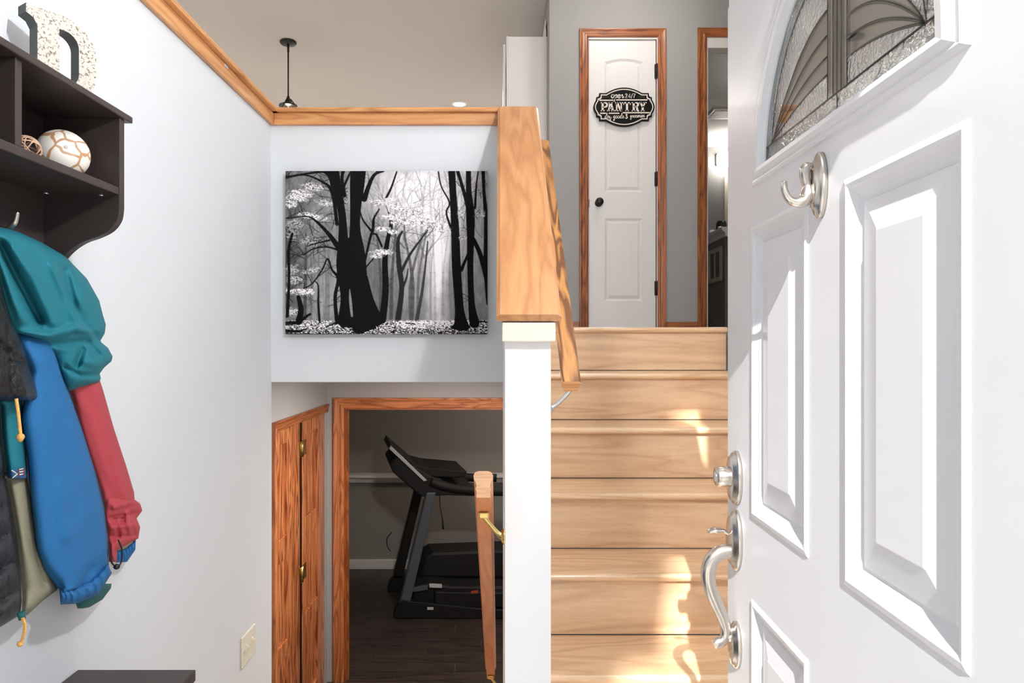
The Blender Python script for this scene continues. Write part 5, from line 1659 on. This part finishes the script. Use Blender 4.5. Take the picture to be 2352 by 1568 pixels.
drape('blue_sleeve', [(40, 762), (48, 800), (70, 850), (52, 930), (48, 960), (62, 1050), (72, 1160), (84, 1260), (100, 1310), (128, 1345), (140, 1358)],
      [(118, 762), (122, 785), (140, 850), (165, 920), (190, 990), (218, 1080), (240, 1170), (248, 1240), (250, 1300), (240, 1322), (206, 1348), (160, 1358)], M['blue'], cb, .93, .055,
      [([(110, 850), (140, 950), (160, 1040)], -.008, 14), ([(85, 1290), (140, 1345)], -.016, 8), ([(190, 1345), (205, 1310), (245, 1290)], -.018, 9), ([(140, 1120), (155, 1230)], .008, 16), ([(150, 1240), (215, 1165)], .006, 7)], ny=60, open_bot=True)
drape('blue_cuff', [(136, 1350), (165, 1350), (210, 1330), (248, 1294)], [(139, 1388), (175, 1386), (225, 1366), (257, 1316)], M['blue'], cb, .925, .05, gather=.0035, band=True, nx=14, ny=90)
q = [(-.02, 0)]
drape('woven_tape', [(14, 1078), (17, 1106)], [(61, 1072), (63, 1098)], M['tape'], cb, .938, .047, ny=8, open_top=True, open_bot=True)
zz_ = []
for a, b, mm in (((27, 1080), (40, 1088), 'tape_w'), ((40, 1088), (29, 1097), 'tape_w'), ((44, 1078), (53, 1076), 'tape_w'), ((44, 1084), (53, 1082), 'tape_w'), ((44, 1090), (53, 1088), 'tape_w'), ((43, 1075), (44, 1095), 'tape_r'), ((54, 1073), (55, 1092), 'tape_r')):
    xa = 1440 / (1148 - a[0]) * .938 - .056; xb = 1440 / (1148 - b[0]) * .938 - .056
    MB().tube([P(a[0], a[1], xa), P(b[0], b[1], xb)], .0009, 5).build('tape_stitch', M[mm], cb)
MB().tube(smooth_path([P(37, 915, 1.10), P(42, 950, 1.10), P(47, 1000, 1.10)], 4), .0026, 8).build('hem_cord', M['orange_cord'], cb)
MB().lathe([(.001, -.007), (.005, -.004), (.006, 0), (.004, .004), (.002, .007)], P(47, 1004, 1.10), (0, 0, -1), 10).build('cord_knot', M['orange_cord'], cb)
MB().tube([P(48, 1405, 1.115), P(51, 1422, 1.115)], [.006, .005], 8).build('zip_slider', M['teal_d'], cb)
for dx_ in (-1.5, 1.5):
    MB().tube(smooth_path([P(52 + dx_, 1418, 1.112), P(57 + dx_, 1440, 1.112), P(52 + dx_, 1466, 1.112), P(45 + dx_, 1482, 1.112)], 5), .0018, 6).build('zip_cord', M['orange_cord'], cb)
MB().lathe([(.001, -.004), (.004, -.003), (.0045, 0), (.003, .004)], P(46, 1478, 1.112), (0, 0, -1), 10).build('cord_knot', M['orange_cord'], cb)
# black puffer
pf = thing('puffer_jacket', PX(-20, 1300, -.85), 'black quilted puffer jacket at the left edge with a glossy black hood', 'jacket', 'coats on the rack')
drape('puffer_body', [(-110, 900), (-110, 1440)], [(0, 900), (2, 1010), (12, 1100), (24, 1180), (36, 1260), (46, 1330), (50, 1380), (46, 1412), (20, 1428), (0, 1440)], M['puffer'], pf, .925, .05, quilts=(72, .55), ny=110)
drape('glossy_hood', [(-110, 620), (-110, 922)], [(-6, 620), (10, 680), (30, 745), (48, 780), (62, 820), (72, 855), (85, 895), (88, 912), (80, 919), (20, 920), (0, 922)], M['gloss'], pf, .895, .05,
      [([(20, 830), (70, 825)], -.012, 4), ([(15, 740), (30, 920)], -.008, 4), ([(-5, 700), (60, 800)], .012, 9), ([(50, 860), (60, 910)], .014, 10), ([(-10, 780), (50, 830)], -.012, 7)], ny=80, nx=40)

# shoe cabinet under the coats
sh = thing('shoe_cabinet', (-.77, 1.1, 0), 'dark brown shoe cabinet against the left wall below the coats', 'cabinet')
zc1 = EYE + (CY - 1537) * 1.483 / F
MB().box(XL + .002, -.647, .72, 1.483, zc1 - .024, zc1).build('top_board', M['espresso'], sh, bevel=.002)
MB().box(XL + .004, -.665, .735, .752, .0, zc1 - .024).build('side_panel', M['espresso'], sh)
MB().box(XL + .004, -.665, 1.452, 1.468, .0, zc1 - .024).build('side_panel', M['espresso'], sh)
MB().box(XL + .004, XL + .012, .752, 1.452, .05, zc1 - .024).build('back_panel', M['espresso'], sh)
for z0, z1 in ((.06, .32), (.33, zc1 - .03)):
    dd = MB().box(-.680, -.662, .756, 1.448, z0, z1).build('cabinet_door', M['espresso'], sh, bevel=.002)
    MB().tube([(-.655, 1.04, z1 - .04), (-.655, 1.16, z1 - .04)], .004, 8).build('handle', M['nickel'], dd)

# light switch
sw = thing('light_switch', (XL, 2.485, EYE - 1.13), 'ivory double toggle light switch low on the left wall', 'light switch')
MB().box(XL, XL + .007, 2.418, 2.550, EYE - 1.128, EYE - 1.020).build('switch_plate', M['ivory'], sw, bevel=.004)
for yk in (2.455, 2.513):
    tg = MB().box(XL + .007, XL + .009, yk - .006, yk + .006, EYE - 1.09, EYE - 1.058)
    tg.build('toggle_slot', M['ivory'], sw)
    MB().prism([(.008, -1.078), (.008, -1.066), (.022, -1.058), (.022, -1.067)], lambda p, a: (XL + p[0], a, EYE + p[1]), yk - .004, yk + .004).build('toggle', M['ivory'], sw, bevel=.001)
    for zk in (-1.044, -1.104):
        MB().lathe([(.0025, 0), (.0025, .0008), (.001, .0012)], (XL + .007, yk, EYE + zk), (1, 0, 0), 10).build('screw', M['ivory'], sw)
